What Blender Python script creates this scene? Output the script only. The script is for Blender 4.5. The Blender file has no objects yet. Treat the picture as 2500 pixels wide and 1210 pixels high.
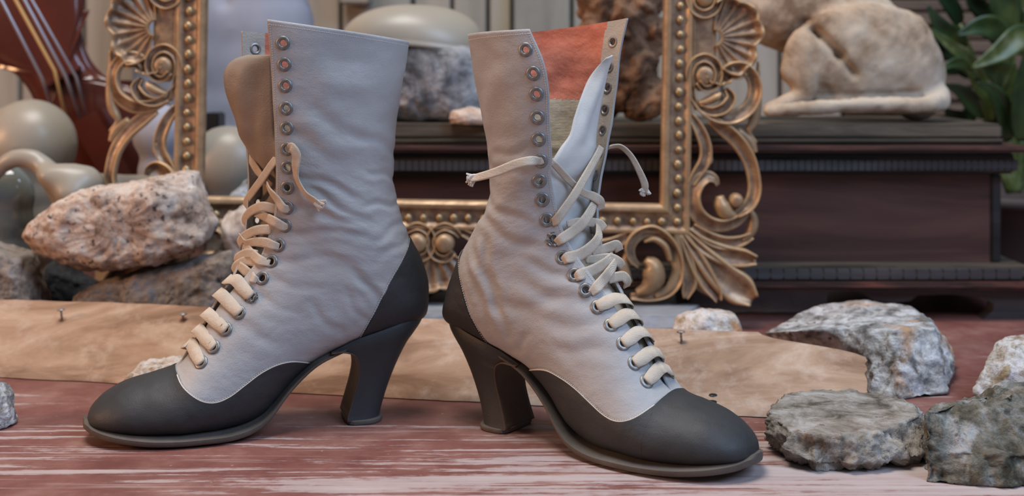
import bpy, bmesh, math, random
import numpy as np
from mathutils import Vector, Matrix, noise as mnoise
from mathutils.bvhtree import BVHTree

SC = bpy.context.scene
COL = SC.collection
random.seed(7)
rng = np.random.default_rng(7)

# ------------------------------------------------------------------ camera, light, exposure
FPX, HOR, CH = 3000.0, 150.0, 0.264       # focal length in pixels of the 2500 px frame, horizon row, camera height (m)
cam_d = bpy.data.cameras.new('camera')
cam = bpy.data.objects.new('camera', cam_d); COL.objects.link(cam)
cam.location = (0, 0, CH); cam.rotation_euler = (math.pi/2, 0, 0)
cam_d.sensor_width = 36.0; cam_d.lens = FPX/2500*36
cam_d.shift_y = -(605-HOR)/2500
cam_d.clip_start = 0.02; cam_d.clip_end = 30
cam_d.dof.use_dof = True; cam_d.dof.focus_distance = 0.84; cam_d.dof.aperture_fstop = 6.3
SC.camera = cam
SC.view_settings.view_transform = 'Standard'; SC.view_settings.look = 'None'
SC.view_settings.exposure = 0.15; SC.view_settings.gamma = 1.0
SC.view_settings.use_curve_mapping = False
w = bpy.data.worlds.new('world'); SC.world = w; w.use_nodes = True
bg = w.node_tree.nodes['Background']; bg.inputs[0].default_value = (0.80, 0.86, 1.0, 1); bg.inputs[1].default_value = 0.12

def area(name, loc, target, size, power, col, size_y=None):
    d = bpy.data.lights.new(name, 'AREA'); d.energy = power; d.color = col; d.size = size
    if size_y: d.shape = 'RECTANGLE'; d.size_y = size_y
    o = bpy.data.objects.new(name, d); COL.objects.link(o); o.location = loc
    o.rotation_euler = (Vector(target)-Vector(loc)).to_track_quat('-Z', 'Y').to_euler()
    return o
area('window_light', (1.25, -0.20, 1.60), (0.0, 0.95, 0.1), 0.9, 31, (0.50, 0.69, 1.0), 1.1)
area('warm_lamp', (-1.9, 0.45, 0.62), (0.05, 1.0, 0.12), 0.35, 15, (1.0, 0.52, 0.26))
area('ceiling_light', (-0.30, 0.75, 2.1), (0, 1.05, 0.1), 0.9, 37, (1.0, 0.95, 0.90))

def W(px, py, d):                         # a point seen at a pixel, at depth d
    return Vector(((px-1250)*d/FPX, d, CH-(py-HOR)*d/FPX))
def Wz(px, py, z):                        # a point seen at a pixel, at height z
    return W(px, py, (CH-z)*FPX/(py-HOR))

# ------------------------------------------------------------------ materials
MATS = {}
def new_mat(name, base, rough=0.6, metal=0.0, spec=0.5):
    m = bpy.data.materials.new(name); m.use_nodes = True
    b = m.node_tree.nodes['Principled BSDF']
    b.inputs['Base Color'].default_value = (*base, 1); b.inputs['Roughness'].default_value = rough
    b.inputs['Metallic'].default_value = metal; b.inputs['Specular IOR Level'].default_value = spec
    MATS[name] = m
    return m
def nd(m, t, **kw):
    n = m.node_tree.nodes.new(t)
    for k, v in kw.items():
        if k.startswith('i_'): n.inputs[k[2:].replace('_', ' ')].default_value = v
        else: setattr(n, k, v)
    return n
def lk(m, a, b): m.node_tree.links.new(a, b)
def coords(m, scale=(1, 1, 1), rot=(0, 0, 0), src='Object'):
    t = nd(m, 'ShaderNodeTexCoord'); mp = nd(m, 'ShaderNodeMapping')
    mp.inputs['Scale'].default_value = scale; mp.inputs['Rotation'].default_value = rot
    lk(m, t.outputs[src], mp.inputs['Vector']); return mp.outputs[0]
def ntex(m, vec, scale, detail=4, rough=0.55, dist=0.0):
    n = nd(m, 'ShaderNodeTexNoise', i_Scale=scale, i_Detail=detail, i_Roughness=rough, i_Distortion=dist)
    lk(m, vec, n.inputs['Vector']); return n.outputs['Fac']
def vtex(m, vec, scale, feature='F1'):
    n = nd(m, 'ShaderNodeTexVoronoi', feature=feature, i_Scale=scale); lk(m, vec, n.inputs['Vector']); return n.outputs['Distance']
def ramp(m, fac, stops, interp='LINEAR'):
    r = nd(m, 'ShaderNodeValToRGB'); e = r.color_ramp.elements; r.color_ramp.interpolation = interp
    while len(e) < len(stops): e.new(0.5)
    for el, (p, c) in zip(e, stops):
        el.position = p; el.color = (*c, 1) if len(c) == 3 else c
    lk(m, fac, r.inputs[0]); return r.outputs[0]
def mixc(m, fac, a, b, mode='MIX'):
    x = nd(m, 'ShaderNodeMix', data_type='RGBA', blend_type=mode)
    for sock, v in ((x.inputs[0], fac), (x.inputs[6], a), (x.inputs[7], b)):
        if isinstance(v, (int, float)): sock.default_value = v
        elif isinstance(v, tuple): sock.default_value = (*v, 1) if len(v) == 3 else v
        else: lk(m, v, sock)
    return x.outputs[2]
def bump(m, heights, dist=0.001):
    prev = None
    b = m.node_tree.nodes['Principled BSDF']
    for hgt, st, ds in heights:
        n = nd(m, 'ShaderNodeBump', i_Strength=st, i_Distance=ds)
        lk(m, hgt, n.inputs['Height'])
        if prev: lk(m, prev, n.inputs['Normal'])
        prev = n.outputs[0]
    lk(m, prev, b.inputs['Normal'])
def setc(m, col): lk(m, col, m.node_tree.nodes['Principled BSDF'].inputs['Base Color'])
def setr(m, v): lk(m, v, m.node_tree.nodes['Principled BSDF'].inputs['Roughness'])

def leather(name, c1, c2, rough, grain=900, strong=0.25, stain=None):
    m = new_mat(name, c1, rough, spec=0.35)
    v = coords(m)
    col = ramp(m, ntex(m, v, 22, 5, 0.6), [(0.3, c1), (0.72, c2)])
    if stain:
        col = mixc(m, ramp(m, ntex(m, v, 60, 6, 0.7), [(0.58, (0, 0, 0)), (0.75, (0.5, 0.5, 0.5))]), col, stain)
    setc(m, col)
    g1 = vtex(m, v, grain); g2 = ntex(m, coords(m, (1, 1, 2.2)), 130, 5, 0.65)
    bump(m, [(g2, strong*0.35, 0.0012), (g1, strong*.8, 0.0004)])
    return m
leather('grey_leather', (0.345, 0.342, 0.345), (0.415, 0.410, 0.41), 0.55, 900, 0.30)
leather('dark_leather', (0.028, 0.029, 0.031), (0.042, 0.043, 0.045), 0.55, 1100, 0.22)
leather('pale_leather', (0.50, 0.49, 0.47), (0.58, 0.57, 0.55), 0.5, 900, 0.15)
leather('facing_leather', (0.36, 0.325, 0.28), (0.46, 0.425, 0.375), 0.55, 700, 0.35)
leather('tan_leather', (0.22, 0.175, 0.14), (0.30, 0.25, 0.21), 0.55, 800, 0.25)
leather('brown_leather', (0.06, 0.038, 0.027), (0.115, 0.075, 0.052), 0.6, 700, 0.3)
leather('sole_leather', (0.075, 0.062, 0.052), (0.15, 0.13, 0.112), 0.7, 700, 0.3)
def cloth(name, c1, c2, fx, fz, rough=0.85):
    m = new_mat(name, c1, rough, spec=0.2)
    v = coords(m)
    col = ramp(m, ntex(m, v, 45, 5, 0.65), [(0.3, c1), (0.7, c2)])
    wv = nd(m, 'ShaderNodeTexWave', wave_type='BANDS', bands_direction='Z', i_Scale=fz, i_Distortion=1.5)
    wx = nd(m, 'ShaderNodeTexWave', wave_type='BANDS', bands_direction='X', i_Scale=fx, i_Distortion=1.5)
    lk(m, v, wv.inputs['Vector']); lk(m, v, wx.inputs['Vector'])
    setc(m, col)
    bump(m, [(wv.outputs['Fac'], 0.28, 0.0005), (wx.outputs['Fac'], 0.28, 0.0005), (ntex(m, v, 60, 4, 0.6), 0.5, 0.003)])
    return m
cloth('red_lining', (0.50, 0.145, 0.09), (0.63, 0.235, 0.155), 330, 30)
cloth('canvas_lining', (0.42, 0.36, 0.26), (0.50, 0.44, 0.33), 90, 280)
cloth('lace_cotton', (0.50, 0.42, 0.33), (0.60, 0.52, 0.43), 620, 620)
new_mat('thread', (0.60, 0.56, 0.50), 0.8)
new_mat('dark_thread', (0.10, 0.10, 0.10), 0.8)
m = new_mat('eyelet_metal', (0.22, 0.23, 0.23), 0.42, 0.55)
setc(m, ramp(m, ntex(m, coords(m), 260, 4), [(0.35, (0.30, 0.31, 0.31)), (0.7, (0.16, 0.155, 0.14))]))

# ------------------------------------------------------------------ object helpers
def mesh_obj(name, V, F, mat=None, parent=None, smooth=True, recalc=False):
    me = bpy.data.meshes.new(name)
    me.from_pydata([tuple(map(float, p)) for p in V], [], [tuple(int(i) for i in f) for f in F]); me.update()
    if recalc:
        b = bmesh.new(); b.from_mesh(me); bmesh.ops.recalc_face_normals(b, faces=b.faces); b.to_mesh(me); b.free()
    if smooth: me.shade_smooth()
    if mat: me.materials.append(MATS[mat] if isinstance(mat, str) else mat)
    o = bpy.data.objects.new(name, me); COL.objects.link(o)
    if parent: o.parent = parent
    return o
def bm_obj(name, bm, mat=None, parent=None, smooth=True):
    bmesh.ops.recalc_face_normals(bm, faces=bm.faces)
    me = bpy.data.meshes.new(name); bm.to_mesh(me); bm.free()
    if smooth: me.shade_smooth()
    if mat: me.materials.append(MATS[mat])
    o = bpy.data.objects.new(name, me); COL.objects.link(o)
    if parent: o.parent = parent
    return o
def sharp(o, ang=0.7):
    m = o.modifiers.new('edges', 'EDGE_SPLIT'); m.split_angle = ang
    return o
def tag(o, label, cat, group=None):
    o['label'] = label; o['category'] = cat
    if group: o['group'] = group
    return o
def empty(name, loc=(0, 0, 0), rz=0.0):
    o = bpy.data.objects.new(name, None); COL.objects.link(o); o.location = loc; o.rotation_euler = (0, 0, rz)
    o.empty_display_size = 0.02
    return o
def gridf(nu, nv, off=0, cu=False, cv=False):
    F = []
    for i in range(nu-(0 if cu else 1)):
        for j in range(nv-(0 if cv else 1)):
            a = i*nv+j; b = i*nv+(j+1) % nv; c = ((i+1) % nu)*nv+(j+1) % nv; d = ((i+1) % nu)*nv+j
            F.append((a+off, b+off, c+off, d+off))
    return F
def spline(tab, t):                       # smooth interpolation of rows
    tab = np.asarray(tab, float); n = len(tab); t = np.clip(np.asarray(t, float), 0, n-1)
    d = np.zeros_like(tab); d[1:-1] = (tab[2:]-tab[:-2])/2; d[0] = tab[1]-tab[0]; d[-1] = tab[-1]-tab[-2]
    i = np.minimum(t.astype(int), n-2); x = (t-i)[..., None]
    h00 = 2*x**3-3*x**2+1; h10 = x**3-2*x**2+x; h01 = -2*x**3+3*x**2; h11 = x**3-x**2
    return h00*tab[i]+h10*d[i]+h01*tab[i+1]+h11*d[i+1]
def catmull(P, per=8):
    P = np.asarray(P, float); n = len(P)
    return spline(P, np.linspace(0, n-1, (n-1)*per+1))
def fbm(p, sc, octv=4, H=1.0, lac=2.0):
    return mnoise.fractal((p[0]*sc, p[1]*sc, p[2]*sc), H, lac, octv)
def smoothstep(a, b, x):
    x = np.clip((x-a)/(b-a), 0, 1); return x*x*(3-2*x)
# ------------------------------------------------------------------ boots
# row: back/bottom line (s,z), near edge (s,z,v), far edge (s,z,v), half width near, half width far, flatness;   mm, s forward from the heel
FOOT = [
 (205,13, 205,14,0, 205,14,0, .4,.4,1.3), (202.5,11.5, 202.5,22,0, 202.5,22,0, 12,12,1.5), (196,10, 195,30,0, 195,30,0, 21.5,21.5,1.6),
 (183,8, 181,37.5,0, 181,37.5,0, 30,30,1.6), (166,6, 163,42,0, 163,42,0, 35.5,35.5,1.6)]
LEFT = FOOT+[
 (146,5, 146,47,.3, 146,47,-.3, 39,38,1.55), (128,5, 136,58,3.5, 137.5,58,-3.5, 39.5,38,1.5), (110,5, 128,70,4.5, 130,70,-4.5, 37.5,36,1.45),
 (94,8, 121,82,5, 123.5,82,-5, 35,34,1.4), (82,15, 114,92.5,6, 117,93,-6, 33,32,1.4), (67,32, 105.5,102,7, 110,103,-7, 31,30,1.4),
 (50,46, 96,113,9, 104,113,-8, 30,30,1.4), (32,54, 88,124,11, 100,124,-10, 29.5,29.5,1.45), (10,61, 84,134,12.5, 98,134,-12, 30,30,1.5),
 (-14,68, 81,143,14, 97,142,-13.5, 30.5,30.5,1.4), (-33,74, 79,151,15.5, 96,150,-15, 30.5,30.5,1.25), (-36.5,90, 78,159,17, 95.5,158,-16.5, 31,31,1.08),
 (-35,105, 77.5,167,18, 95,166,-18, 31.5,31.5,1), (-30,119, 77.5,174,19, 94.5,173,-19, 32,32,1), (-23,132, 77.5,181,20, 94.5,180,-20, 32,32,1),
 (-18,145, 77.5,189,21, 95,188,-21, 32.5,32.5,1), (-14,158, 78,198,22, 95.5,197,-22, 33,33,1), (-11,174, 78.5,208,23, 96,207,-23, 34,34,1),
 (-11,191, 79,220,24, 96.5,219,-24, 35,35,1), (-12,209, 80,233,26, 97,232,-25, 36,36,1), (-15,232, 81,251,27, 97.5,249,-27, 37,37,1),
 (-19,255, 82.5,271,28.5, 98,268,-28.5, 38,38,1), (-23,278.5, 84.5,293.5,30, 98.5,286.5,-30, 39,39,1)]
RIGHT = FOOT+[
 (146,5, 149,46,.3, 149,46,-.3, 39,38,1.55), (128,5, 138,58,4, 139.5,58,-4, 39.5,38,1.5), (110,5, 129.5,72,5, 132,71,-5, 37.5,36,1.45),
 (94,8, 121,86,6, 124,83,-6, 35,34,1.4), (82,15, 112,97,7, 116,94,-7, 33,32,1.4), (67,32, 103,108,8, 110,104,-8, 31,30,1.4),
 (50,46, 95,119,10, 104,113,-9.5, 30,30,1.4), (32,54, 88,128,11.5, 97,123,-12, 29.5,29.5,1.45), (10,61, 82,137,13, 92,133,-14, 30,30,1.5),
 (-13,68, 78.5,145,14.5, 89,143,-15.5, 30.5,30.5,1.4), (-29,73, 75.5,153,15.5, 87,151,-17, 30.5,30.5,1.25), (-29.5,88, 74,160,16.5, 86,159,-18.5, 31,31,1.08),
 (-25.5,102, 73,167,18, 85.5,167,-20, 31,31,1), (-18.5,117, 72.5,174,19.5, 85.5,174,-22, 31,32,1), (-10.5,130, 72,181,21, 85.5,181,-24, 31,32,1),
 (-2,141, 72,188,22.5, 86,188,-26, 31.5,33,1), (6,152, 74,196,24, 86.5,197,-29, 32,34.5,1), (11,167, 75,205,26, 87,207,-31.5, 33,36.5,1),
 (11,184, 75.5,217,28.5, 88,220,-35, 35,39,1), (9,203, 76.5,230,31, 88,233,-38, 37,41.5,1), (4,225, 77.5,247,34, 89,250,-41, 39.5,44,1),
 (-1,252, 75,265,37, 89.5,270,-44, 42,47,1), (-6,283, 66,286,40, 94,295,-47, 44,50,1)]
VAMP_EDGE = [(150,60),(146,46),(141,38.5),(130,31),(120,29),(110,32),(99,39),(88,46),(76,50.5),(64,51),(50,46),(44,40)]
COUNTER_EDGE = [(-22,134),(-20,129),(-13,118),(-3,103),(6,86),(13,72),(20,58),(24,50)]

class Boot:
    def __init__(s, tab, origin, th, sg, stretch=1.0):
        s.tab = np.array(tab, float); s.k = stretch; s.tab[:, [0, 2, 5]] = np.where(s.tab[:, [0, 2, 5]] > 60, 60+(s.tab[:, [0, 2, 5]]-60)*(1+(stretch-1)*np.clip((150-s.tab[:, [3]])/40, 0, 1)), s.tab[:, [0, 2, 5]]); s.sg = sg; s.M = 260
        s.rz = math.pi+th if sg < 0 else -th
        s.ys = 1.0 if sg < 0 else -1.0            # lateral axis of the near side in the boot's own frame
        s.O = Vector(origin)
        s.mat = Matrix.Translation(s.O) @ Matrix.Rotation(s.rz, 4, 'Z'); s.inv = s.mat.inverted()
    def curve(s, t, side):                        # dense section curve (back -> edge), n x M x 3 in mm (s,v,z)
        r = spline(s.tab, t); n = len(r)
        B = r[:, 0:2]; E = r[:, 2:4] if side > 0 else r[:, 5:7]
        ve = np.abs(r[:, 4] if side > 0 else r[:, 7]); b = np.maximum(r[:, 8] if side > 0 else r[:, 9], 0.2)
        q = r[:, 10:11]
        po = math.pi-np.arcsin(np.clip(ve/b, 0, 0.999))
        ph = np.linspace(0, 1, s.M)[None, :]*po[:, None]
        g = (0.5-0.5*np.cos(ph))**q; g = g/g[:, -1:]
        P = np.zeros((n, s.M, 3))
        P[..., 0] = B[:, :1]+g*(E[:, :1]-B[:, :1]); P[..., 2] = B[:, 1:2]+g*(E[:, 1:2]-B[:, 1:2])
        P[..., 1] = side*b[:, None]*np.sin(ph)
        return P
    def arclen(s, P):
        d = np.linalg.norm(np.diff(P, axis=1), axis=2); return np.concatenate([np.zeros((len(P), 1)), np.cumsum(d, 1)], 1)
    def sample(s, t, side, frac=None, from_edge=None):
        """points at an arc fraction (or at mm from the open edge) on one side; t (n,), frac (n,k)"""
        P = s.curve(t, side); A = s.arclen(P); Lt = A[:, -1:]
        tgt = frac*Lt if frac is not None else Lt-from_edge
        out = np.zeros(tgt.shape+(3,))
        for i in range(len(P)):
            for k in range(3): out[i, :, k] = np.interp(tgt[i], A[i], P[i, :, k])
        return out
    def point(s, t, side, d):                     # point and outward normal d mm from the edge
        tt = np.array([t-0.05, t, t+0.05]); Q = s.sample(tt, side, from_edge=np.array([[d-0.5, d, d+0.5]]*3))
        n = np.cross(Q[1, 2]-Q[1, 0], Q[2, 1]-Q[0, 1]); n /= np.linalg.norm(n)
        c = np.array([40.0 if Q[1,1,2] > 100 else Q[1,1,0]-20, 0, min(Q[1, 1, 2], 150)-25])
        if np.dot(n, Q[1, 1]-c) < 0: n = -n
        return Q[1, 1], n
    def loc(s, p):                                # (s,v,z) mm -> boot frame metres
        p = np.asarray(p, float); return np.stack([p[..., 0], p[..., 1]*s.ys, p[..., 2]], -1)/1000
    def px(s, x, y, v):                           # pixel on the plane v (mm) -> (s,v,z) mm
        c, sn = math.cos(s.th), math.sin(s.th)
        return None

CREASES = {  # (s0,z0,s1,z1,width,depth) in mm, drawn on the near and far sides
 'L': [(70,186,20,168,5,1.5),(60,176,15,150,4.5,1.2),(66,160,15,148,6,1.5),(70,143,10,140,5,1.2),(-14,196,25,214,6,1.2),(-14,176,14,186,4,1.6),(-16,160,15,160,4,1.8),
       (-20,146,10,135,4.5,1.7),(-22,136,8,120,4,1.3),(82,124,20,122,5,.9),(86,110,40,100,6,.8),(20,112,-2,80,5,1.8),(30,100,10,70,4,1.3),(98,102,60,84,5,.8),
       (60,232,15,206,9,1.3),(50,255,10,240,16,-1.8),(72,215,30,190,8,1.0),(110,82,70,62,7,.8),(40,120,5,106,6,1.0),(55,92,30,66,5,1.0)],
 'R': [(60,150,14,170,5,1.3),(62,134,10,155,6,1.6),(20,140,30,100,6,2.2),(10,135,36,84,6,2.6),(4,128,30,62,5,1.6),(98,112,50,128,6,1.4),(104,98,50,110,8,1.6),
       (112,88,56,86,8,1.2),(60,76,40,60,5,1.3),(30,96,45,66,5,1.4),(60,186,20,190,6,1.1),(62,205,25,196,5,1.0),(122,72,80,70,8,.9),(45,262,20,215,14,-1.6),(80,100,30,92,9,1.6)]}

def build_boot(key, tab, O, th, sg, label, stretch=1.0):
    b = Boot(tab, O, th, sg, stretch); ys = b.ys
    root = empty('ankle_boot', O, b.rz); tag(root, label, 'boot', 'pair of two-tone boots')
    NT, NW = 300, 92
    tmax = len(tab)-1
    # ---- upper: outer grid, both sides joined at the back line
    t = np.concatenate([np.linspace(3.5, 5, 16)[:-1], np.linspace(5, tmax, NT)])
    NTT = len(t)
    fr = np.linspace(0, 1, NW)[None, :].repeat(NTT, 0)
    near = b.sample(t, 1, fr); far = b.sample(t, -1, fr)
    G = np.concatenate([near[:, ::-1], far[:, 1:]], 1)                # near edge ... back ... far edge
    nj = G.shape[1]
    def normals(G):
        du = np.gradient(G, axis=0); dv = np.gradient(G, axis=1); n = np.cross(du, dv)
        n /= np.maximum(np.linalg.norm(n, axis=2, keepdims=True), 1e-9); return n
    N = normals(G)
    cen = np.stack([np.full(NTT, 40.), np.zeros(NTT), G[..., 2].mean(1)], -1)
    sgn = np.sign((N*(G-cen[:, None])).sum(2).mean()); N = N*sgn
    # wrinkles
    disp = np.zeros(G.shape[:2])
    dirs = math.pi
    S, Z, V = G[..., 0], G[..., 2], G[..., 1]
    for (s0, z0, s1, z1, wd, dp) in CREASES[key]:
        L2 = (s1-s0)**2+(z1-z0)**2; u = ((S-s0)*(s1-s0)+(Z-z0)*(z1-z0))/L2
        wob = 2.0*np.sin(u*7+s0)
        dist = ((S-s0)*(z1-z0)-(Z-z0)*(s1-s0))/math.sqrt(L2)+wob
        fade = smoothstep(-.15, .2, u)*(1-smoothstep(.75, 1.2, u))
        prof = -np.exp(-(dist/wd*1.8)**2)+0.65*np.exp(-((dist-wd)/wd*1.4)**2)+0.4*np.exp(-((dist+wd)/wd*1.4)**2)
        disp += dp*prof*fade
    ve = np.array(VAMP_EDGE, float).copy()
    ve[:, 0] = np.where(ve[:, 0] > 60, 60+(ve[:, 0]-60)*stretch, ve[:, 0])
    if key == 'R': ve = np.array([(158,60),(154,46),(151,40),(143,33.5),(133,31),(123,33),(111,39),(98,46),(85,51),(70,53.5),(50,48),(44,40)], float)
    ce = np.array(COUNTER_EDGE, float)
    ve = np.concatenate([ve[:1], catmull(ve[1:], 6)]); ce = catmull(ce, 4)
    vi = lambda S, Zz: Zz < np.interp(S, ve[::-1, 0], ve[::-1, 1])
    shift = 0 if key == 'L' else 7.0
    ci = lambda S, Zz: S < np.interp(Zz, ce[::-1, 1], ce[::-1, 0]+shift*np.clip((ce[::-1, 1]-85)/45, 0, 1))
    inside = vi(S, Z) | ci(S, Z)
    near_in = vi(S-2, Z+2.5) | ci(S+3, Z) | inside
    disp *= np.where(near_in, 0, 0.70)
    for _ in range(6):
        disp[1:-1, 1:-1] = (disp[1:-1, 1:-1]*4+disp[:-2, 1:-1]+disp[2:, 1:-1]+disp[1:-1, :-2]+disp[1:-1, 2:])/8
    disp -= np.where(inside, 0.7, 0)
    for i in range(NTT):
        for j in range(nj):
            p = G[i, j]; q = (p[0]*.001, p[1]*.001, p[2]*.001)
            disp[i, j] += 0.7*fbm((q[0], q[1]+3*ys, q[2]*1.6), 34, 2)+0.13*fbm((q[0]+q[2], q[1], q[2]*2.4-q[0]), 160, 3)
    jj = np.abs(np.linspace(-1, 1, nj)); disp *= (1-0.85*smoothstep(.86, 1, jj))[None]
    G2 = G+N*disp[..., None]
    # ---- eyelets: heights taken along the near edge, same rows on the far side
    zs = EYE_Z[key]
    tt = np.linspace(5, tmax, 500)
    eyed = lambda tv, sd: float(np.interp(tv, [5, 7, 9.5, 12, 20, 27], [24, 23.5, 20, 10.5, 9.5, 10.5] if key == 'L' else [12, 12, 10.5, 9, 9, 9]))
    ze = b.sample(tt, 1, from_edge=np.array([[eyed(x, 1)] for x in tt]))[:, 0, 2]
    et = [float(np.interp(z, ze, tt)) for z in zs]
    eyes = {1: [], -1: []}
    for tv in et:
        for sd in (1, -1): eyes[sd].append(b.point(tv, sd, eyed(tv, sd)))
    holes = [p for sd in (1, -1) for p, n in eyes[sd]]
    def in_hole(C, r):
        m = np.zeros(len(C), bool)
        for p in holes: m |= ((C-p)**2).sum(1) < r*r
        return m
    faces = np.array(gridf(NTT, nj))
    C = G[..., :].reshape(-1, 3)[faces].mean(1)
    keep = ~in_hole(C, 2.9)
    V1 = b.loc(G2).reshape(-1, 3)
    rimw = 1.7
    Gi = G2-N*rimw; V2 = b.loc(Gi).reshape(-1, 3)
    # rim strips (top and the two open edges) belong to the upper
    rim = []
    n0 = len(V1)
    for j in range(nj-1):
        a = (NTT-1)*nj+j; rim.append((a, a+1, n0+a+1, n0+a))
    i5 = 15
    for i in range(i5, NTT-1):
        a = i*nj; rim.append((a, a+nj, n0+a+nj, n0+a)); c = i*nj+nj-1; rim.append((c, c+nj, n0+c+nj, n0+c))
    upper = mesh_obj('upper', np.concatenate([V1, V2]), [tuple(f) for f in faces[keep]]+rim, 'grey_leather', root, recalc=True)
    bmv = bmesh.new(); bmv.from_mesh(upper.data); bmesh.ops.delete(bmv, geom=[v for v in bmv.verts if not v.link_faces], context='VERTS'); bmv.to_mesh(upper.data); bmv.free()
    # ---- lining (inside): red cloth high up, canvas below, leather facing behind the eyelets
    fj = np.arange(len(faces)) % (nj-1); fi = np.arange(len(faces))//(nj-1)
    Lrow = b.arclen(b.curve(t, 1))[:, -1]; Lfar = b.arclen(b.curve(t, -1))[:, -1]
    dn = fj/(NW-1)*Lrow[fi]; df = (nj-2-fj)/(NW-1)*Lfar[fi]
    fac = (np.minimum(dn, df) < 17.5)
    zc = Gi.reshape(-1, 3)[faces].mean(1)[:, 2]
    keep2 = ~in_hole(C, 3.0) & (fi > i5)
    def sub(name, msk, mat):
        o = mesh_obj(name, V2, [tuple(f) for f in faces[msk & keep2]], mat, root, recalc=False)
        bmv = bmesh.new(); bmv.from_mesh(o.data); bmesh.ops.delete(bmv, geom=[v for v in bmv.verts if not v.link_faces], context='VERTS'); bmv.to_mesh(o.data); bmv.free()
        return o
    redline = 236+0*zc
    sub('facing', fac, 'facing_leather')['label'] = 'inner leather facing strip behind the eyelets'
    sub('lining', ~fac & (zc > redline), 'red_lining')['label'] = 'faded orange red cloth lining at the top'
    sub('lower_lining', ~fac & (zc <= redline), 'canvas_lining')['label'] = 'beige ribbed canvas lining'
    # ---- vamp and counter overlays
    def overlay(name, t0, t1, nt, poly_inside, mat, off, full_to=None, nw=70):
        ts = np.linspace(t0, t1, nt) if not full_to else np.concatenate([np.linspace(t0, 4.9, 56)[:-1], np.linspace(4.9, 5.5, 61)[:-1], np.linspace(5.5, t1, nt-115)]); rows = []; nrows = []
        for sd in (1, -1):
            P = b.curve(ts, sd); A = b.arclen(P); o2 = np.zeros((nt, nw, 3)); NP_ = normals(P)*sd; n2_ = np.zeros((nt, nw, 3))
            for i in range(nt):
                ins = poly_inside(P[i, :, 0], P[i, :, 2])
                if ts[i] <= (full_to or -1): end = A[i, -1]
                else:
                    k = np.argmax(~ins) if (~ins).any() else b.M-1
                    if k == 0: end = 0.01
                    else:
                        lo, hi = A[i, k-1], A[i, k]
                        for _ in range(12):
                            md = (lo+hi)/2; ps = np.interp(md, A[i], P[i, :, 0]); pz = np.interp(md, A[i], P[i, :, 2])
                            if poly_inside(np.array([ps]), np.array([pz]))[0]: lo = md
                            else: hi = md
                        end = lo if (~ins).any() else A[i, -1]
                x = np.linspace(0, end, nw)
                for k in range(3): o2[i, :, k] = np.interp(x, A[i], P[i, :, k]); n2_[i, :, k] = np.interp(x, A[i], NP_[i, :, k])
            rows.append(o2); nrows.append(n2_)
        Q = np.concatenate([rows[0][:, ::-1], rows[1][:, 1:]], 1)
        n = np.concatenate([nrows[0][:, ::-1], nrows[1][:, 1:]], 1); n /= np.maximum(np.linalg.norm(n, axis=2, keepdims=True), 1e-9); c = np.stack([Q[..., 0].mean(1), np.zeros(nt), Q[..., 2].mean(1)], -1)
        s2 = np.sign((n*(Q-c[:, None])).sum(2).mean()); n = n*s2
        # carry the same wrinkle field by nearest sampling of the fbm part
        d = np.zeros(Q.shape[:2])
        for i in range(nt):
            for j in range(Q.shape[1]):
                p = Q[i, j]*.001
                d[i, j] = 0.7*fbm((p[0], p[1]+3*ys, p[2]*1.6), 34, 2)+0.25*fbm((p[0], p[1], p[2]), 130, 3)
        for (s0, z0, s1, z1, wd, dp) in CREASES[key]:
            pass
        outer = Q+n*(d*0.8+off)[..., None]; inner = Q-n*1.5
        nq = Q.shape[1]
        Vv = np.concatenate([b.loc(outer).reshape(-1, 3), b.loc(inner).reshape(-1, 3)]); F = gridf(nt, nq); M0 = nt*nq
        for i in range(nt-1):
            for j in (0, nq-1):
                a = i*nq+j; F.append((a, a+nq, M0+a+nq, M0+a))
        for j in range(nq-1):
            for i in (0, nt-1):
                a = i*nq+j; F.append((a, a+1, M0+a+1, M0+a))
        o = mesh_obj(name, Vv, F, mat, root, recalc=True); sharp(o, 0.9)
        return Q, n
    Qv, nv = overlay('vamp', 0.02, 11.2, 200, vi, 'dark_leather', 0.9, full_to=4.97); VI = 72
    Qc, nc = overlay('heel_counter', 11.9, 19.0, 90, ci, 'dark_leather', 0.9)
    # ---- stitching: rows of short raised threads
    SV, SF = [], []
    def stitch(P, Nn, step=1.7, ln=1.15, r=0.22):
        P = np.asarray(P); A = np.concatenate([[0], np.cumsum(np.linalg.norm(np.diff(P, axis=0), axis=1))])
        for a in np.arange(0.5, A[-1]-ln, step):
            q0 = np.array([np.interp(a, A, P[:, k]) for k in range(3)]); q1 = np.array([np.interp(a+ln, A, P[:, k]) for k in range(3)])
            n = np.array([np.interp(a, A, Nn[:, k]) for k in range(3)]); n /= np.linalg.norm(n)
            d = q1-q0; d /= np.linalg.norm(d)+1e-9; w_ = np.cross(n, d)
            o = len(SV)
            for q, h_ in ((q0, 0), ((q0+q1)/2, .28), (q1, 0)):
                SV.extend([q+w_*r+n*(h_-.05), q+n*(h_+.16), q-w_*r+n*(h_-.05)])
            for k in (0, 3): SF.extend([(o+k, o+k+1, o+k+4, o+k+3), (o+k+1, o+k+2, o+k+5, o+k+4)])
    kk = NTT-1
    for d0 in (2.0,):
        i_top = int(np.argmin(np.abs(t-(tmax-0.14)))); stitch(G2[i_top], N[i_top])
    for jn in (0, nj-1):                                  # along both eyelet edges
        sd = 1 if jn == 0 else -1
        ts = np.linspace(5.3, tmax-.1, 260); P = b.sample(ts, sd, from_edge=np.full((260, 1), 1.9))[:, 0]
        js = 2 if jn == 0 else nj-3
        Nn = np.stack([np.interp(ts, t, N[:, js, k]) for k in range(3)], 1); stitch(P, Nn)
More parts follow.
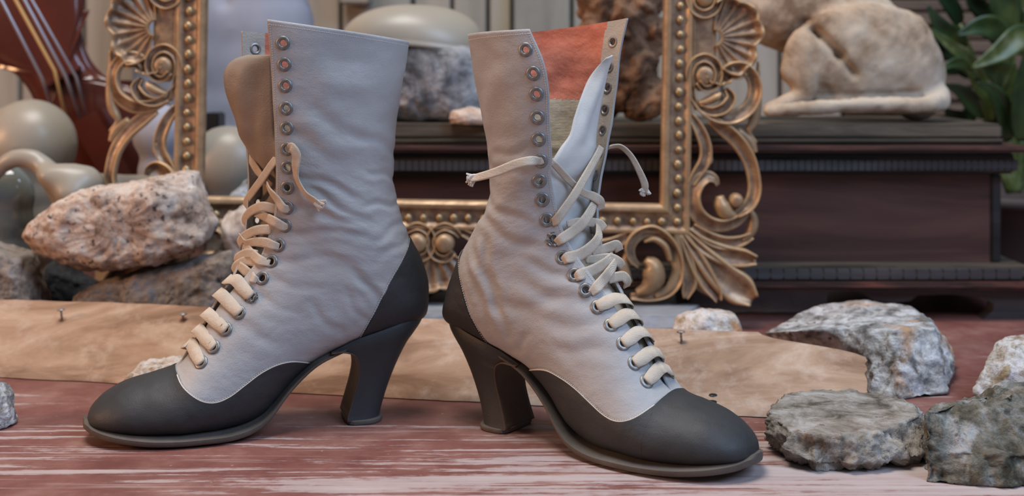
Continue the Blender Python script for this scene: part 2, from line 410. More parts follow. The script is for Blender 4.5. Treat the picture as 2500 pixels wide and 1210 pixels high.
    def shifted(Q, n, off, mm):
        e = Q[:, 0]; i2 = Q[:, 3]; dr = e-i2; L = np.linalg.norm(dr, axis=1, keepdims=True); ok = L[:, 0] > .3
        P = e+dr/np.maximum(L, 1e-6)*mm+n[:, 1]*off; return P[ok], n[:, 1][ok]
    for Q, n in ((Qv, nv), (Qc, nc)):
        P, Nn = shifted(Q, n, .5, 1.3)
        if Q is Qv: P, Nn = P[VI:], Nn[VI:]
        stitch(P, Nn)
        P, Nn = shifted(Q[:, ::-1], n[:, ::-1], .5, 1.3)
        if Q is Qv: P, Nn = P[VI:], Nn[VI:]
        stitch(P, Nn)
    o = mesh_obj('stitching', b.loc(np.array(SV)), SF, 'thread', root, recalc=True); o['kind'] = 'stuff'; o['label'] = 'fine rows of thread stitches'
    # pale piping along the vamp edge
    def tube(P, r, mat, name, seg=6, parent=root):
        P = np.asarray(P); T = np.gradient(P, axis=0); T /= np.linalg.norm(T, axis=1, keepdims=True)
        up = np.array([0.3, 0.5, 0.8]); Vt = []
        for p, tn in zip(P, T):
            a = np.cross(tn, up); a /= np.linalg.norm(a); c = np.cross(tn, a)
            for k in range(seg):
                th_ = 2*math.pi*k/seg; Vt.append(p+r*(math.cos(th_)*a+math.sin(th_)*c))
        return mesh_obj(name, b.loc(np.array(Vt)), gridf(len(P), seg, cv=True), mat, parent, recalc=True)
    for QQ, nn in ((Qv[VI:], nv[VI:]), (Qv[VI:, ::-1], nv[VI:, ::-1])):
        P, Nn = shifted(QQ, nn, .55, .35); tube(P[::2], .42, 'thread', 'piping')
    # ---- sole
    so = np.array([(208.5, .5), (207.5, 7), (204, 15.5), (197, 24.5), (185, 33.5), (166, 40), (146, 42.5), (127, 42.5), (109, 39.5), (93, 35.5), (81, 31), (67, 27), (50, 24), (33, 22), (18, 21)], float); so[:, 0] = np.where(so[:, 0] > 60, 60+(so[:, 0]-60)*stretch, so[:, 0]); tip = 60+(204-60)*stretch
    bz = spline(b.tab, np.linspace(0, 15, 400))[:, :2]
    Vs = []; ps = catmull(so, 6); nps = len(ps); prof = []
    th_s = 4.0
    cs = [(-1, 0), (-1.0, -.35), (-.985, -.8), (-.95, -1), (-.5, -1), (0, -1), (.5, -1), (.95, -1), (.985, -.8), (1.0, -.35), (1, 0), (.5, .25), (0, .25), (-.5, .25)]
    for s_, w_ in ps:
        z0 = np.interp(-s_, -bz[:, 0], bz[:, 1])+0.6
        if s_ > tip: z0 = 13.0+(s_-tip)*.2
        tk = th_s*(1 if s_ > 85 else max(.55, 1-(85-s_)/90))
        wdt = w_ if s_ > 90 else w_
        for a, h_ in cs:
            zz = z0+h_*tk+ (1.0 if abs(a) < .6 and h_ > 0 else 0)
            Vs.append((s_+ (0 if abs(a) > .9 else 0), a*wdt, max(zz, .2)))
    F = gridf(nps, len(cs), cv=True)+[tuple(range(len(cs))), tuple(range((nps-1)*len(cs), nps*len(cs)))]
    sharp(mesh_obj('sole', b.loc(np.array(Vs)), F, 'sole_leather', root, recalc=True), .8)
    # ---- heel (D-shaped levels), breast and top lift
    lv = [(3, 0, 25.5, 19), (8, -1, 24.5, 18.2), (19, -4.5, 21.5, 17.4), (30, -9, 18.5, 17.6), (40, -14, 17, 18.8), (50, -20.5, 18.5, 21.2), (56, -26.5, 22.5, 23), (60.5, -31, 28, 24), (64, -33, 34, 24), (66.5, -33.5, 38, 23.5)]
    if key == 'R': lv = [(a, b_+5, c_+5, d_) for a, b_, c_, d_ in lv]
    lx = 5 if key == 'R' else 0
    lv = catmull(lv, 5); nph = 40; Vh = []; Vb = []
    seat = lambda s_: np.interp(s_, [-36, 20, 32, 42], [75.5, 61, 55.5, 49.5])
    for (z_, sb, sf, w_) in lv:
        for k in range(nph):
            a = -math.pi/2+math.pi*k/(nph-1)              # back half round, flat front
            e = 0.62
            v_ = w_*np.sign(math.sin(a))*abs(math.sin(a))**0.8
            s_ = sf-(sf-sb)*abs(math.cos(a))**e
            if z_ > 50 and s_ > 18: v_ *= 1-.22*min(1, (s_-18)/20)
            zz = z_*seat(s_)/64.0 if z_ > 3 else z_
            zz = 3+(z_-3)*(seat(s_)-3)/61.0
            Vh.append((s_, v_, zz))
    n2 = len(lv)
    F = gridf(n2, nph)+[tuple(range(nph)), tuple(range((n2-1)*nph, n2*nph))]
    heel_o = mesh_obj('heel', b.loc(np.array(Vh)), F, 'dark_leather', root, recalc=True); sharp(heel_o, .9)
    nb = 13
    for (z_, sb, sf, w_) in lv:
        for k in range(nb):
            x = -1+2*k/(nb-1); zz = 3+(z_-3)*(seat(sf)-3)/61.0
            Vb.append((sf+.5-(1.6*(1-x*x) if z_ > 6 else .4*(1-x*x)), x*w_, zz))
    o = mesh_obj('heel_breast', b.loc(np.array(Vb)), gridf(n2, nb), 'brown_leather', heel_o, recalc=True); o['label'] = 'brown leather covered front of the heel'
    md = o.modifiers.new('thick', 'SOLIDIFY'); md.thickness = 0.0008; md.offset = 0
    Vl = []; nl = 40
    for z_, ex in ((0.2, .9), (1.2, 1.6), (3.2, 1.4), (3.6, .8)):
        for k in range(nl):
            a = 2*math.pi*k/nl; v_ = math.sin(a); c_ = math.cos(a)
            v2 = (19+ex)*np.sign(v_)*abs(v_)**.7; s2 = 12.75+(12.75+ex)*(-c_ if c_ > 0 else min(1, abs(c_)*2.2)) if c_ > 0 else 12.75+(12.75+ex)*min(1, abs(c_)**.35)
            Vl.append((s2+lx, v2, z_))
    F = gridf(4, nl, cv=True)+[tuple(range(nl)), tuple(range(3*nl, 4*nl))]
    sharp(mesh_obj('heel_lift', b.loc(np.array(Vl)), F, 'sole_leather', heel_o, recalc=True), .8)
    # ---- eyelets
    prof = [(2.35, -.9), (2.35, .55), (2.7, .95), (3.3, 1.1), (4.3, .95), (5.0, .5), (5.15, .05), (4.2, -.1)]
    inn = [(2.35, -1.6), (2.8, -2.3), (3.6, -2.4), (4.4, -2.0)]
    pr = inn[::-1]+prof; sg_ = 22
    Ve = [(r*math.cos(2*math.pi*k/sg_)/1000, r*math.sin(2*math.pi*k/sg_)/1000, z_/1000) for r, z_ in pr for k in range(sg_)]
    em = bpy.data.meshes.get('eyelet_mesh')
    if not em:
        em = bpy.data.meshes.new('eyelet_mesh'); em.from_pydata(Ve, [], gridf(len(pr), sg_, cv=True)); em.materials.append(MATS['eyelet_metal']); em.shade_smooth()
        tm = bpy.data.meshes.new('torn_eyelet_mesh')
        Ft = [f for i, f in enumerate(gridf(len(pr), sg_, cv=True)) if (i % sg_) not in (2, 3, 4, 9, 10) or i//sg_ < 5]
        Vt = [(x*(1+.14*math.sin(9*i)), y*(1+.14*math.cos(7*i)), z_+.0006*math.sin(5*i)) for i, (x, y, z_) in enumerate(Ve)]
        tm.from_pydata(Vt, [], Ft); tm.materials.append(MATS['eyelet_metal'])
    torn = 13 if key == 'L' else 9
    for sd in (1, -1):
        for i, (p, n) in enumerate(eyes[sd]):
            is_torn = sd == 1 and i == torn
            o = bpy.data.objects.new('torn_eyelet' if is_torn else 'eyelet', bpy.data.meshes['torn_eyelet_mesh'] if is_torn else em); COL.objects.link(o); o.parent = root
            nl_ = Vector((n[0], n[1]*ys, n[2]))
            o.matrix_local = Matrix.Translation(Vector(b.loc(p))) @ nl_.to_track_quat('Z', 'Y').to_matrix().to_4x4()
            if is_torn: o['label'] = 'torn eyelet with ragged metal and loose white threads'
    b.root = root; b.eyes = eyes; b.et = et; b.G = G2; b.t = t; b.upper = upper
    return b
EYE_Z = {'L': [277,262,247,231,217,202,189,174.5,160,147,133,121.5,110,98,87,76,64.5,54.5],
         'R': [272,256,242,226,211,196,182,169,155,141.5,129.5,118.5,109,98.5,87.5,76.5,64.5,53.5]}
BL = build_boot('L', LEFT, (-.0992, .9156, 0), math.radians(16), -1, 'grey leather lace-up heeled boot pointing left, with tan laces and floppy tongue')
BR = build_boot('R', RIGHT, (-.020, .902, 0), math.radians(34.5), 1, 'grey leather lace-up heeled boot pointing right, red lining showing in its open shaft', 1.045)
# ------------------------------------------------------------------ tongues and laces
def bvh_of(b):
    g0 = b.G[:, ::2]; V = [b.mat @ Vector(x) for x in b.loc(g0).reshape(-1, 3)]; F = gridf(g0.shape[0], g0.shape[1])
    n0 = len(V); ts = np.linspace(5, len(b.tab)-1, 120)
    e1 = b.sample(ts, 1, from_edge=np.full((120, 1), .2))[:, 0]; e2 = b.sample(ts, -1, from_edge=np.full((120, 1), .2))[:, 0]
    K = 9; rows = []
    for k in range(K):
        u = k/(K-1); q = e1*(1-u)+e2*u
        up = np.stack([np.full(120, .75), np.zeros(120), np.clip(1.2-ts/16, .1, .8)], 1)
        rows.append(q+up*(3.0*math.sin(math.pi*u)))
    A = np.stack(rows, 1); b.gap = A; b.gapt = ts
    V += [b.mat @ Vector(x) for x in b.loc(A.reshape(-1, 3))]
    F += [tuple(i+n0 for i in f) for f in gridf(120, K)]
    b.bvh = BVHTree.FromPolygons(V, F)
CAM = Vector((0, 0, CH))
def on_plane(b, px, py, v):
    o = b.inv @ CAM; d = (b.inv @ W(px, py, 1.0))-o
    k = (v*b.ys/1000-o.y)/d.y; return b.mat @ (o+d*k)
def lace_pt(b, p):
    px, py = p[0], p[1]; v = p[2] if len(p) > 2 else None; off = p[3] if len(p) > 3 else 1.4
    vd = (W(px, py, 1.0)-CAM).normalized()
    fw = Vector((b.mat.to_3x3() @ Vector((1, 0, 0))))
    if v is None:
        h, n, i, d = b.bvh.ray_cast(CAM, vd)
        if h is not None:
            if n.dot(vd) > 0: n = -n
            return h+n*off/1000, n
        v = 0
    return on_plane(b, px, py, v), (fw*.8-vd*.7).normalized()
class Ribbons:
    def __init__(s): s.V = []; s.F = []
    def add(s, P, N, wd=6.6, th=.95, per=7, twist=None, ends=True):
        P = catmull(np.array([list(p) for p in P]), per); N = catmull(np.array([list(n) for n in N]), per); n = len(P)
        T = np.gradient(P, axis=0); T /= np.linalg.norm(T, axis=1, keepdims=True)
        N = N-(N*T).sum(1, keepdims=True)*T; N /= np.linalg.norm(N, axis=1, keepdims=True)
        for i in range(1, n):
            if np.dot(N[i], N[i-1]) < -.2: N[i] = -N[i]
        B = np.cross(T, N)
        if twist is not None:
            a = np.interp(np.linspace(0, 1, n), np.linspace(0, 1, len(twist)), twist)[:, None]
            N, B = N*np.cos(a)+B*np.sin(a), B*np.cos(a)-N*np.sin(a)
        ww = wd if np.ndim(wd) == 0 else np.interp(np.linspace(0, 1, n), np.linspace(0, 1, len(wd)), wd)
        ww = np.broadcast_to(np.asarray(ww, float), (n,))/2000; t2 = th/2000
        cs = [(-1, 0), (-.96, .9), (-.6, 1.15), (0, .95), (.6, 1.15), (.96, .9), (1, 0), (.96, -.9), (0, -1), (-.96, -.9)]
        o = len(s.V); c = len(cs)
        for i in range(n):
            for x, y in cs: s.V.append(P[i]+B[i]*x*ww[i]+N[i]*y*t2)
        s.F += [tuple(f) for f in gridf(n, c, o, cv=True)]
        if ends: s.F += [tuple(range(o+c-1, o-1, -1)), tuple(range(o+(n-1)*c, o+n*c))]
    def build(s, b, name):
        V = [b.inv @ Vector(v) for v in s.V]
        return mesh_obj(name, V, s.F, 'lace_cotton', b.root, recalc=True)
def bar(b, R, i, wd=9.4, lift=2.1, skew=0.0):
    t = b.et[i]; e1, n1 = b.eyes[1][i]; e2, n2 = b.eyes[-1][i]
    g_ = b.gap
    k1 = int(np.argmin(((g_[:, 0]-e1)**2).sum(1))); k2 = int(np.argmin(((g_[:, -1]-e2)**2).sum(1)))
    A = np.stack([g_[k1], g_[(k1+k2)//2], g_[k2]])
    m1, mm, m2 = A[0, 1], A[1, 4], A[2, 7]
    gn = np.array([.62, 0, .78]) if t < 12 else np.array([.9, 0, .4])
    q1 = (e1+m1)/2; q2 = (e2+m2)/2; nn1 = n1*.7+gn*.3; nn2 = n2*.7+gn*.3
    mid = lambda a, c: (np.asarray(a)+np.asarray(c))/2
    nm1 = gn*.65+n1*.35; nm2 = gn*.65+n2*.35
    P = [e1-n1*1.2, e1+n1*1.5, q1+n1*lift*.9, m1+nm1*lift, mm+gn*lift*.6, m2+nm2*lift, q2+n2*lift*.9, e2+n2*1.5, e2-n2*1.2]
    N = [n1, n1, nn1, nm1, gn, nm2, nn2, n2, n2]
    wv = lambda a: (b.mat @ Vector(b.loc(np.asarray(a, float))))
    rv = lambda a: (b.mat.to_3x3() @ Vector((a[0], a[1]*b.ys, a[2])))
    R.add([wv(p) for p in P], [rv(n) for n in N], wd=[wd*.55, wd*.8, wd, wd, wd, wd, wd, wd*.8, wd*.55], per=5)
def strand(b, R, pts, wd=6.6, twist=None):
    Q = [lace_pt(b, p) for p in pts]; R.add([q[0] for q in Q], [q[1] for q in Q], wd=wd, twist=twist)
    return Q
def frayed(b, tip, d, up, name='lace_end', size=5.5, par=None):
    d = Vector(d).normalized(); up = Vector(up).normalized(); sd = d.cross(up).normalized(); R = Ribbons(); r = random.Random(3)
    for k in range(9):
        a = r.uniform(-1, 1); c = r.uniform(-.8, .8); L = size*r.uniform(.6, 1.15)/1000
        p0 = Vector(tip)-d*.003+sd*a*.0014; p1 = p0+d*L*.5+sd*a*.0014+up*c*.0008; p2 = p1+d*L*.55+sd*a*.003+up*c*.0018
        R.add([p0, p1, p2], [up, up, (up+sd*a*.4)], wd=[1.6, 2.3, 1.0], th=.7, per=4)
    for k in (-.4, .3):
        p0 = Vector(tip)-d*.004; R.add([p0, p0+d*.003, p0+d*.007+sd*k*.004], [up, up, up], wd=[4.6, 5.4, 2.2], th=1.3, per=4)
    o = R.build(b, name); o.data.materials[0] = MATS['thread']; o['label'] = 'frayed white lace tip'; o.parent = par or b.root
    return o
def tongue(b, rows, tstart, bulge, mat='pale_leather'):
    K = 15; A = []
    for (xl, yl, vl, xr, yr, vr) in rows:
        pl = b.inv @ on_plane(b, xl, yl, vl); pr = b.inv @ on_plane(b, xr, yr, vr); A.append((pl, pr))
    ts = np.concatenate([np.linspace(tstart, 5.4, 26)])
    e1 = b.loc(b.sample(ts, 1, from_edge=np.full((26, 1), 7.0))[:, 0]); e2 = b.loc(b.sample(ts, -1, from_edge=np.full((26, 1), 7.0))[:, 0])
    for q1, q2, t in zip(e1, e2, ts):
        inw = Vector((-.0042, 0, -.0012 if t > 14 else -.0036))
        A.append((Vector(q2)+inw, Vector(q1)+inw) if b.sg < 0 else (Vector(q1)+inw, Vector(q2)+inw))
    B_ = A; m_ = len(rows)
    A = [tuple(B_[i][s_] if abs(i-m_) > 2 else sum((B_[j][s_] for j in range(i-2, i+3)), Vector())/5 for s_ in (0, 1)) for i in range(len(B_))]
    L = catmull([list(a[0]) for a in A], 3); Rr = catmull([list(a[1]) for a in A], 3); n = len(L); V = []
    nr = len(rows)*3
    for i in range(n):
        u_ = i/(n-1); l, r = Vector(L[i]), Vector(Rr[i]); wd = (r-l).length
        for k in range(K):
            x = k/(K-1); p = l.lerp(r, x)
            bl = bulge*wd*math.sin(math.pi*x)*(1-.5*float(smoothstep(nr-6, nr+6, i)))
            wob = .0011*math.sin(x*9+i*.33)*smoothstep(0, 12, i)*math.sin(math.pi*x)
            q = fbm((p.x, p.y, p.z), 60, 3)*.0012*math.sin(math.pi*x)
            V.append(p+Vector((bl+wob+q, 0, 0)))
    o = mesh_obj('tongue', V, gridf(n, K), mat, b.root)
    md = o.modifiers.new('thick', 'SOLIDIFY'); md.thickness = 0.0013; md.offset = -1 if b.sg > 0 else 1
    # stitched, slightly darker binding on the free edge
    E = [V[i*K+1] for i in range(0, nr+6)]; R = Ribbons()
    return o
bvh_of(BL); bvh_of(BR)
tl = tongue(BL, [(606,133,-8,664,134,14),(574,143,-9,665,142,14),(554,161,-10,666,156,14),(546,185,-10,667,176,14),(549,220,-10,668,211,14),(561,258,-10,669,251,14),
        (574,292,-10,671,290,14),(583,330,-11,673,330,13),(597,368,-12,675,368,13),(604,400,-13,676,400,12)], 20.6, .10, 'tan_leather')
tr = tongue(BR, [(1479,141,-30,1494,134,-33),(1464,158,-29,1489,150,-33),(1441,188,-25,1481,180,-32),(1425,219,-19,1474,214,-31),(1411,255,-12,1465,254,-30),
        (1399,292,-6,1457,300,-28),(1389,330,0,1452,345,-26),(1377,362,6,1452,376,-24),(1363,396,10,1453,402,-22)], 20.8, .13)
tl['label'] = 'tongue flopping out beyond the front edge'; tr['label'] = 'pale tongue folded to a narrow point'

R = Ribbons()
for i in (13, 14, 15, 16, 17): bar(BL, R, i, skew=-.25)
strand(BL, R, [(706,362,None,.2),(714,358,None,2.2),(726,376,None,3.2),(724,405,None,2.8),(727,436,None,3),(746,468,None,3.6),(768,488,None,4),(780,496,None,4.4)], wd=[4.5,6.4,7,7,6,5.4,5,4.6], twist=[0,0,.2,.5,.9,.8,.5,.3])
ql = lace_pt(BL, (782, 497, None, 4.4))
strand(BL, R, [(690,374,14),(668,396,12),(640,436,4),(618,466,-8),(603,488,-20),(600,505,-26)], wd=6.6)
strand(BL, R, [(606,362,-26),(610,385,-20),(628,415,-10),(648,440,2),(658,464,12),(676,486,18,0),(694,506,None,2),(709,510,None,.2)], wd=[6,6.6,6.4,5.5,6,7,7,5], twist=[.3,.2,0,.4,.5,.2,0,0])
strand(BL, R, [(690,516,14),(672,510,14),(640,504,8),(614,514,-6),(598,532,-18),(596,546,-26),(604,552,-30)], wd=7)
strand(BL, R, [(622,520,-6),(645,528,6),(668,540,18),(690,550,None,1.6),(703,555,None,.2)], wd=[5,6.5,7.4,7,5])
strand(BL, R, [(676,566,14),(658,560,14),(626,562,6),(597,576,-8),(584,594,-18),(588,606,-26)], wd=7)
strand(BL, R, [(586,574,-14),(600,592,-6),(622,590,4),(648,592,14),(668,598,None,1.8),(682,602,None,.2)], wd=[5,5,6.6,7.4,6.6,5], twist=[.8,.5,.1,0,0,0])
strand(BL, R, [(598,592,-10),(606,610,-2),(622,626,8),(640,637,None,2),(659,642,None,.2)], wd=[6,7.4,7.8,7,5])
strand(BL, R, [(628,622,8),(604,618,0),(582,628,-12),(576,642,-18)], wd=7)
strand(BL, R, [(630,640,10),(604,636,0),(578,648,-10),(570,664,-16)], wd=7.4)
strand(BL, R, [(584,648,-6),(598,660,2),(610,670,7),(620,680,None,1.6),(628,685,None,.2)], wd=[6.4,8,7.6,6.4,5])
lace = R.build(BL, 'lace'); lace['label'] = 'flat tan cotton lace, loose near the top'
frayed(BL, ql[0], W(797, 507, 1)-W(775, 490, 1), ql[1], par=lace)

R = Ribbons()
for i in (13, 14, 15, 16, 17): bar(BR, R, i, skew=.25)
strand(BR, R, [(1326,390,None,.2),(1318,391,None,2.4),(1296,392,46),(1258,401,52),(1210,420,56),(1168,432,58),(1150,435,59)], wd=[4.5,5.5,6.4,6.4,6.2,5.6,5.2], twist=[0,.1,.3,.4,.5,.6,.6])
qr = lace_pt(BR, (1150, 435, 59))
strand(BR, R, [(1468,358,-25),(1462,372,-22),(1440,412,-10),(1406,470,6),(1374,516,16),(1358,536,None,2),(1347,543,None,.2)], wd=[5,5.6,6,6.6,6.6,6.6,5])
strand(BR, R, [(1344,392,19),(1356,404,18),(1378,428,10),(1402,452,2),(1424,470,-6),(1450,480,-13),(1466,492,-19),(1466,512,-22)], wd=[5,5,5,5,5.6,6.6,7,6.6], twist=[.6,.6,.5,.4,.2,0,0,0])
strand(BR, R, [(1357,593,None,.4),(1372,582,None,2.4),(1400,564,8,1),(1426,540,0),(1443,514,-8),(1450,498,-14),(1456,486,-20)], wd=[5,7,8,8,7.4,6,4.5])
strand(BR, R, [(1384,546,12),(1408,542,4),(1440,542,-8),(1464,546,-16),(1476,558,-19)], wd=[4,6,6.6,6.6,6])
strand(BR, R, [(1374,637,None,.2),(1386,630,None,2.4),(1414,622,10),(1444,602,2),(1461,580,-4),(1462,560,-10),(1458,544,-17)], wd=[5,7.6,8.2,8,7,5.5,4.5])
strand(BR, R, [(1446,618,0),(1468,610,-6),(1490,602,-12),(1506,598,-16),(1512,612,-19)], wd=[5,7,7.4,7,6.6], twist=[.2,0,.2,.1,.3])
strand(BR, R, [(1430,634,4),(1458,632,-2),(1490,630,-10),(1512,640,-15),(1520,652,-18)], wd=[5,6.6,7,7,6])
strand(BR, R, [(1404,679,None,.2),(1416,672,None,2.4),(1442,662,7),(1466,650,0),(1486,634,-7),(1496,620,-15)], wd=[5,7.6,8.2,8,6.5,4.5])
strand(BR, R, [(1442,716,None,.2),(1454,704,None,2.2),(1472,684,5),(1488,664,0),(1498,648,-7),(1504,636,-14)], wd=[5,7.4,8,7.6,6.5,4.5])
strand(BR, R, [(1486,682,0),(1504,676,-6),(1522,674,-11),(1532,686,-14),(1530,700,-17)], wd=[6,7,7,6.6,6])
strand(BR, R, [(1486,360,-32),(1496,357,-36),(1516,358,-40),(1540,380,-44),(1560,416,-47),(1574,450,-50),(1572,470,-51)], wd=[4,4.4,4,4.2,4.8,5.4,5], twist=[.9,.9,.9,.8,.7,.6,.6])
lace = R.build(BR, 'lace'); lace['label'] = 'flat pale cotton lace, loose near the top'
frayed(BR, qr[0], W(1128, 440, 1)-W(1160, 433, 1), qr[1], par=lace)
qf = lace_pt(BR, (1571, 468, -51)); frayed(BR, qf[0], W(1563, 478, 1)-W(1573, 455, 1), qf[1], size=3.5, par=lace)
# ------------------------------------------------------------------ more materials
def stone(name, cols, sc, rough=0.85, spots=None, stain=None, bmp=0.6, fine=220):
    m = new_mat(name, cols[0], rough, spec=0.25); v = coords(m)
    n = ntex(m, v, sc, 7, 0.68, 0.4)
    k = len(cols); col = ramp(m, n, [(0.36+0.27*i/(k-1), c) for i, c in enumerate(cols)])
    if spots:
        s_ = ntex(m, v, spots[0], 5, 0.6); col = mixc(m, ramp(m, s_, [(spots[2], (0, 0, 0)), (spots[2]+.08, (1, 1, 1))]), col, spots[1])
    if stain:
        s_ = ntex(m, v, stain[0], 5, 0.62, 0.8); col = mixc(m, ramp(m, s_, [(stain[2], (0, 0, 0)), (stain[2]+.14, (.9, .9, .9))]), col, stain[1])
    setc(m, col); bump(m, [(ntex(m, v, sc*2.3, 6, .7), bmp, 0.004), (ntex(m, v, fine, 4, .6), bmp*.7, 0.0012)])
stone('pink_granite', [(.20,.14,.10),(.42,.32,.26),(.55,.45,.38),(.60,.55,.50)], 42, spots=(150, (.09,.075,.065), .58), stain=(14, (.40,.22,.13), .60))
stone('brown_granite', [(.06,.05,.045),(.20,.16,.13),(.30,.25,.21),(.24,.23,.24)], 34, spots=(60, (.035,.035,.035), .60))
stone('concrete_stone', [(.085,.07,.055),(.20,.17,.14),(.30,.27,.235),(.40,.375,.345)], 44, spots=(90, (.09,.08,.07), .63), stain=(11, (.34,.24,.20), .62), bmp=.9)
stone('lichen_stone', [(.045,.04,.028),(.11,.10,.075),(.20,.19,.165),(.34,.34,.335)], 40, spots=(55, (.06,.055,.045), .60), stain=(30, (.10,.12,.11), .62), bmp=1.0)
stone('pale_quartz', [(.11,.105,.10),(.30,.29,.28),(.50,.50,.50),(.64,.65,.67)], 52, spots=(110, (.13,.10,.08), .60), stain=(20, (.50,.30,.17), .545), bmp=.9)
stone('rusty_quartz', [(.22,.15,.10),(.48,.42,.36),(.66,.64,.64),(.36,.28,.18)], 40, spots=(60, (.20,.13,.08), .62), stain=(24, (.50,.24,.10), .50), bmp=.9)
stone('speckled_stone', [(.04,.04,.042),(.13,.13,.135),(.28,.28,.29),(.42,.41,.41)], 16, spots=(45, (.42,.40,.38), .62), bmp=.8)
stone('slate_grey', [(.15,.16,.175),(.22,.23,.25),(.28,.29,.31)], 9, bmp=.3)
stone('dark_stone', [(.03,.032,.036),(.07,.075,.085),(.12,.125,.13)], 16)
stone('pink_shell_stone', [(.40,.28,.22),(.56,.44,.36),(.66,.56,.48)], 30, bmp=.4)
stone('plaster_old', [(.20,.13,.08),(.39,.28,.19),(.49,.385,.285),(.56,.46,.36)], 11, spots=(26, (.27,.19,.13), .66), stain=(55, (.22,.16,.12), .70), bmp=.35, fine=120)
stone('bark', [(.035,.018,.012),(.14,.075,.045),(.26,.15,.09),(.32,.20,.13)], 28, bmp=1.0)
m = new_mat('cream_glaze', (.44, .40, .34), 0.38, spec=.5)
setc(m, ramp(m, ntex(m, coords(m), 6, 3), [(.3, (.30,.265,.21)), (.7, (.36,.32,.26))]))
m = new_mat('white_plaster', (.55,.57,.62), .75, spec=.2)
setc(m, ramp(m, ntex(m, coords(m), 9, 4), [(.3, (.27,.285,.35)), (.7, (.36,.375,.44))]))
m = new_mat('green_glass', (.17,.185,.165), .04, spec=.8); m.node_tree.nodes['Principled BSDF'].inputs['Transmission Weight'].default_value = .15
m = new_mat('gilt', (.25,.17,.10), .46, .25)
v = coords(m); n = ntex(m, v, 70, 6, .65)
c = ramp(m, n, [(.38, (.15,.088,.054)), (.52, (.27,.175,.115)), (.64, (.39,.262,.155))])
geo = nd(m, 'ShaderNodeNewGeometry'); pt = ramp(m, geo.outputs['Pointiness'], [(.50, (0,0,0)), (.60, (1,1,1))])
setc(m, mixc(m, pt, c, (.54,.35,.175))); setr(m, ramp(m, n, [(.3, (.55,.55,.55)), (.7, (.34,.34,.34))])); bump(m, [(ntex(m, v, 260, 4), .25, .0008)])  # gold highlights put into the colour along raised edges
m = new_mat('gilt_bright', (.5,.36,.2), .36, .5); setc(m, ramp(m, ntex(m, coords(m), 120, 4), [(.38, (.24,.16,.085)), (.6, (.52,.38,.20))]))
def wood(name, c1, c2, c3, sc, axis, rough=.6, bmp=.3, knots=False):
    m = new_mat(name, c1, rough, spec=.3); st = [9, 9, 9]; st[axis] = 2.6 if knots else .9
    v = coords(m, tuple(st)); n = ntex(m, v, sc, 7, .65, 1.2); col = ramp(m, n, [(.36, c1), (.5, c2), (.64, c3)])
    if knots:
        k = ntex(m, coords(m, (1, 2.2, 2.2)), 9, 4, .6, .8); col = mixc(m, ramp(m, k, [(.57, (0, 0, 0)), (.70, (.8, .8, .8))]), col, (.17, .10, .06))
        ws = ntex(m, coords(m), 26, 6, .7); col = mixc(m, ramp(m, ws, [(.50, (0, 0, 0)), (.68, (.55, .55, .55))]), col, (.56, .45, .37))
    setc(m, col); bump(m, [(n, bmp, .002), (ntex(m, coords(m), 300, 3), bmp*.7, .0006)])
wood('plank_wood', (.215,.125,.078), (.35,.225,.15), (.46,.325,.235), 2.2, 0, .75, .35, True)
wood('chest_wood', (.034,.019,.016), (.075,.037,.031), (.115,.058,.046), 2.5, 0, .42, .12)
wood('chest_moulding', (.035,.029,.022), (.075,.061,.045), (.14,.11,.08), 5, 0, .5, .4)
wood('chest_red', (.025,.017,.015), (.06,.030,.025), (.16,.06,.045), 8, 0, .5, .4)
wood('chest_foot', (.03,.028,.03), (.055,.052,.055), (.08,.076,.078), 3, 0, .5, .2)
wood('chest_dark', (.012,.012,.013), (.024,.024,.025), (.04,.04,.042), 3, 0, .5, .2)
wood('wall_board', (.22,.20,.165), (.31,.285,.24), (.36,.34,.30), 1.2, 2, .8, .2)
wood('wall_stained', (.30,.20,.09), (.36,.30,.21), (.40,.36,.30), 1.0, 2, .8, .2)
wood('lath', (.07,.05,.038), (.135,.10,.078), (.20,.145,.105), 1.6, 0, .8, .4)
m = new_mat('violin_varnish', (.12,.022,.012), .18, spec=.6)
setc(m, ramp(m, ntex(m, coords(m, (1, 8, 1), (0, .5, 0)), 5, 4), [(.3, (.05,.011,.008)), (.7, (.11,.026,.015))]))
new_mat('string_steel', (.42,.42,.46), .3, .8); new_mat('string_gut', (.55,.36,.14), .4)
new_mat('ebony', (.012,.011,.011), .35)
m = new_mat('leaf_green', (.035,.085,.02), .38); setc(m, ramp(m, ntex(m, coords(m, (3, 3, 3)), 7, 4), [(.36, (.013,.030,.009)), (.52, (.028,.057,.013)), (.66, (.068,.092,.018))]))
m = new_mat('leaf_light', (.11,.16,.05), .4); setc(m, ramp(m, ntex(m, coords(m, (6, 2, 6)), 8, 4), [(.36, (.035,.06,.015)), (.54, (.075,.10,.022)), (.68, (.14,.16,.065))]))
m = new_mat('leaf_dark', (.01,.03,.008), .4)
new_mat('pot_clay', (.05,.035,.032), .7)
m = new_mat('nail_steel', (.20,.19,.19), .45, .7); setc(m, ramp(m, ntex(m, coords(m), 500, 3), [(.4, (.22,.19,.17)), (.6, (.46,.44,.43))]))
m = new_mat('floor_paint', (.14,.05,.04), .55, spec=.35)
v = coords(m); st = ntex(m, coords(m, (1.1, 17, 1)), 4.2, 10, .66, .35); st2 = ntex(m, coords(m, (2.5, 55, 1), (0, 0, .06)), 3, 7, .6, .3); pa = ntex(m, v, 5, 5, .6)
rag = nd(m, 'ShaderNodeMath', operation='MULTIPLY_ADD'); lk(m, ntex(m, coords(m, (1, 2, 1)), 75, 7, .72), rag.inputs[0]); rag.inputs[1].default_value = .20; lk(m, st, rag.inputs[2])
md_ = nd(m, 'ShaderNodeMath', operation='SUBTRACT'); lk(m, rag.outputs[0], md_.inputs[0]); md_.inputs[1].default_value = .10; st = md_.outputs[0]
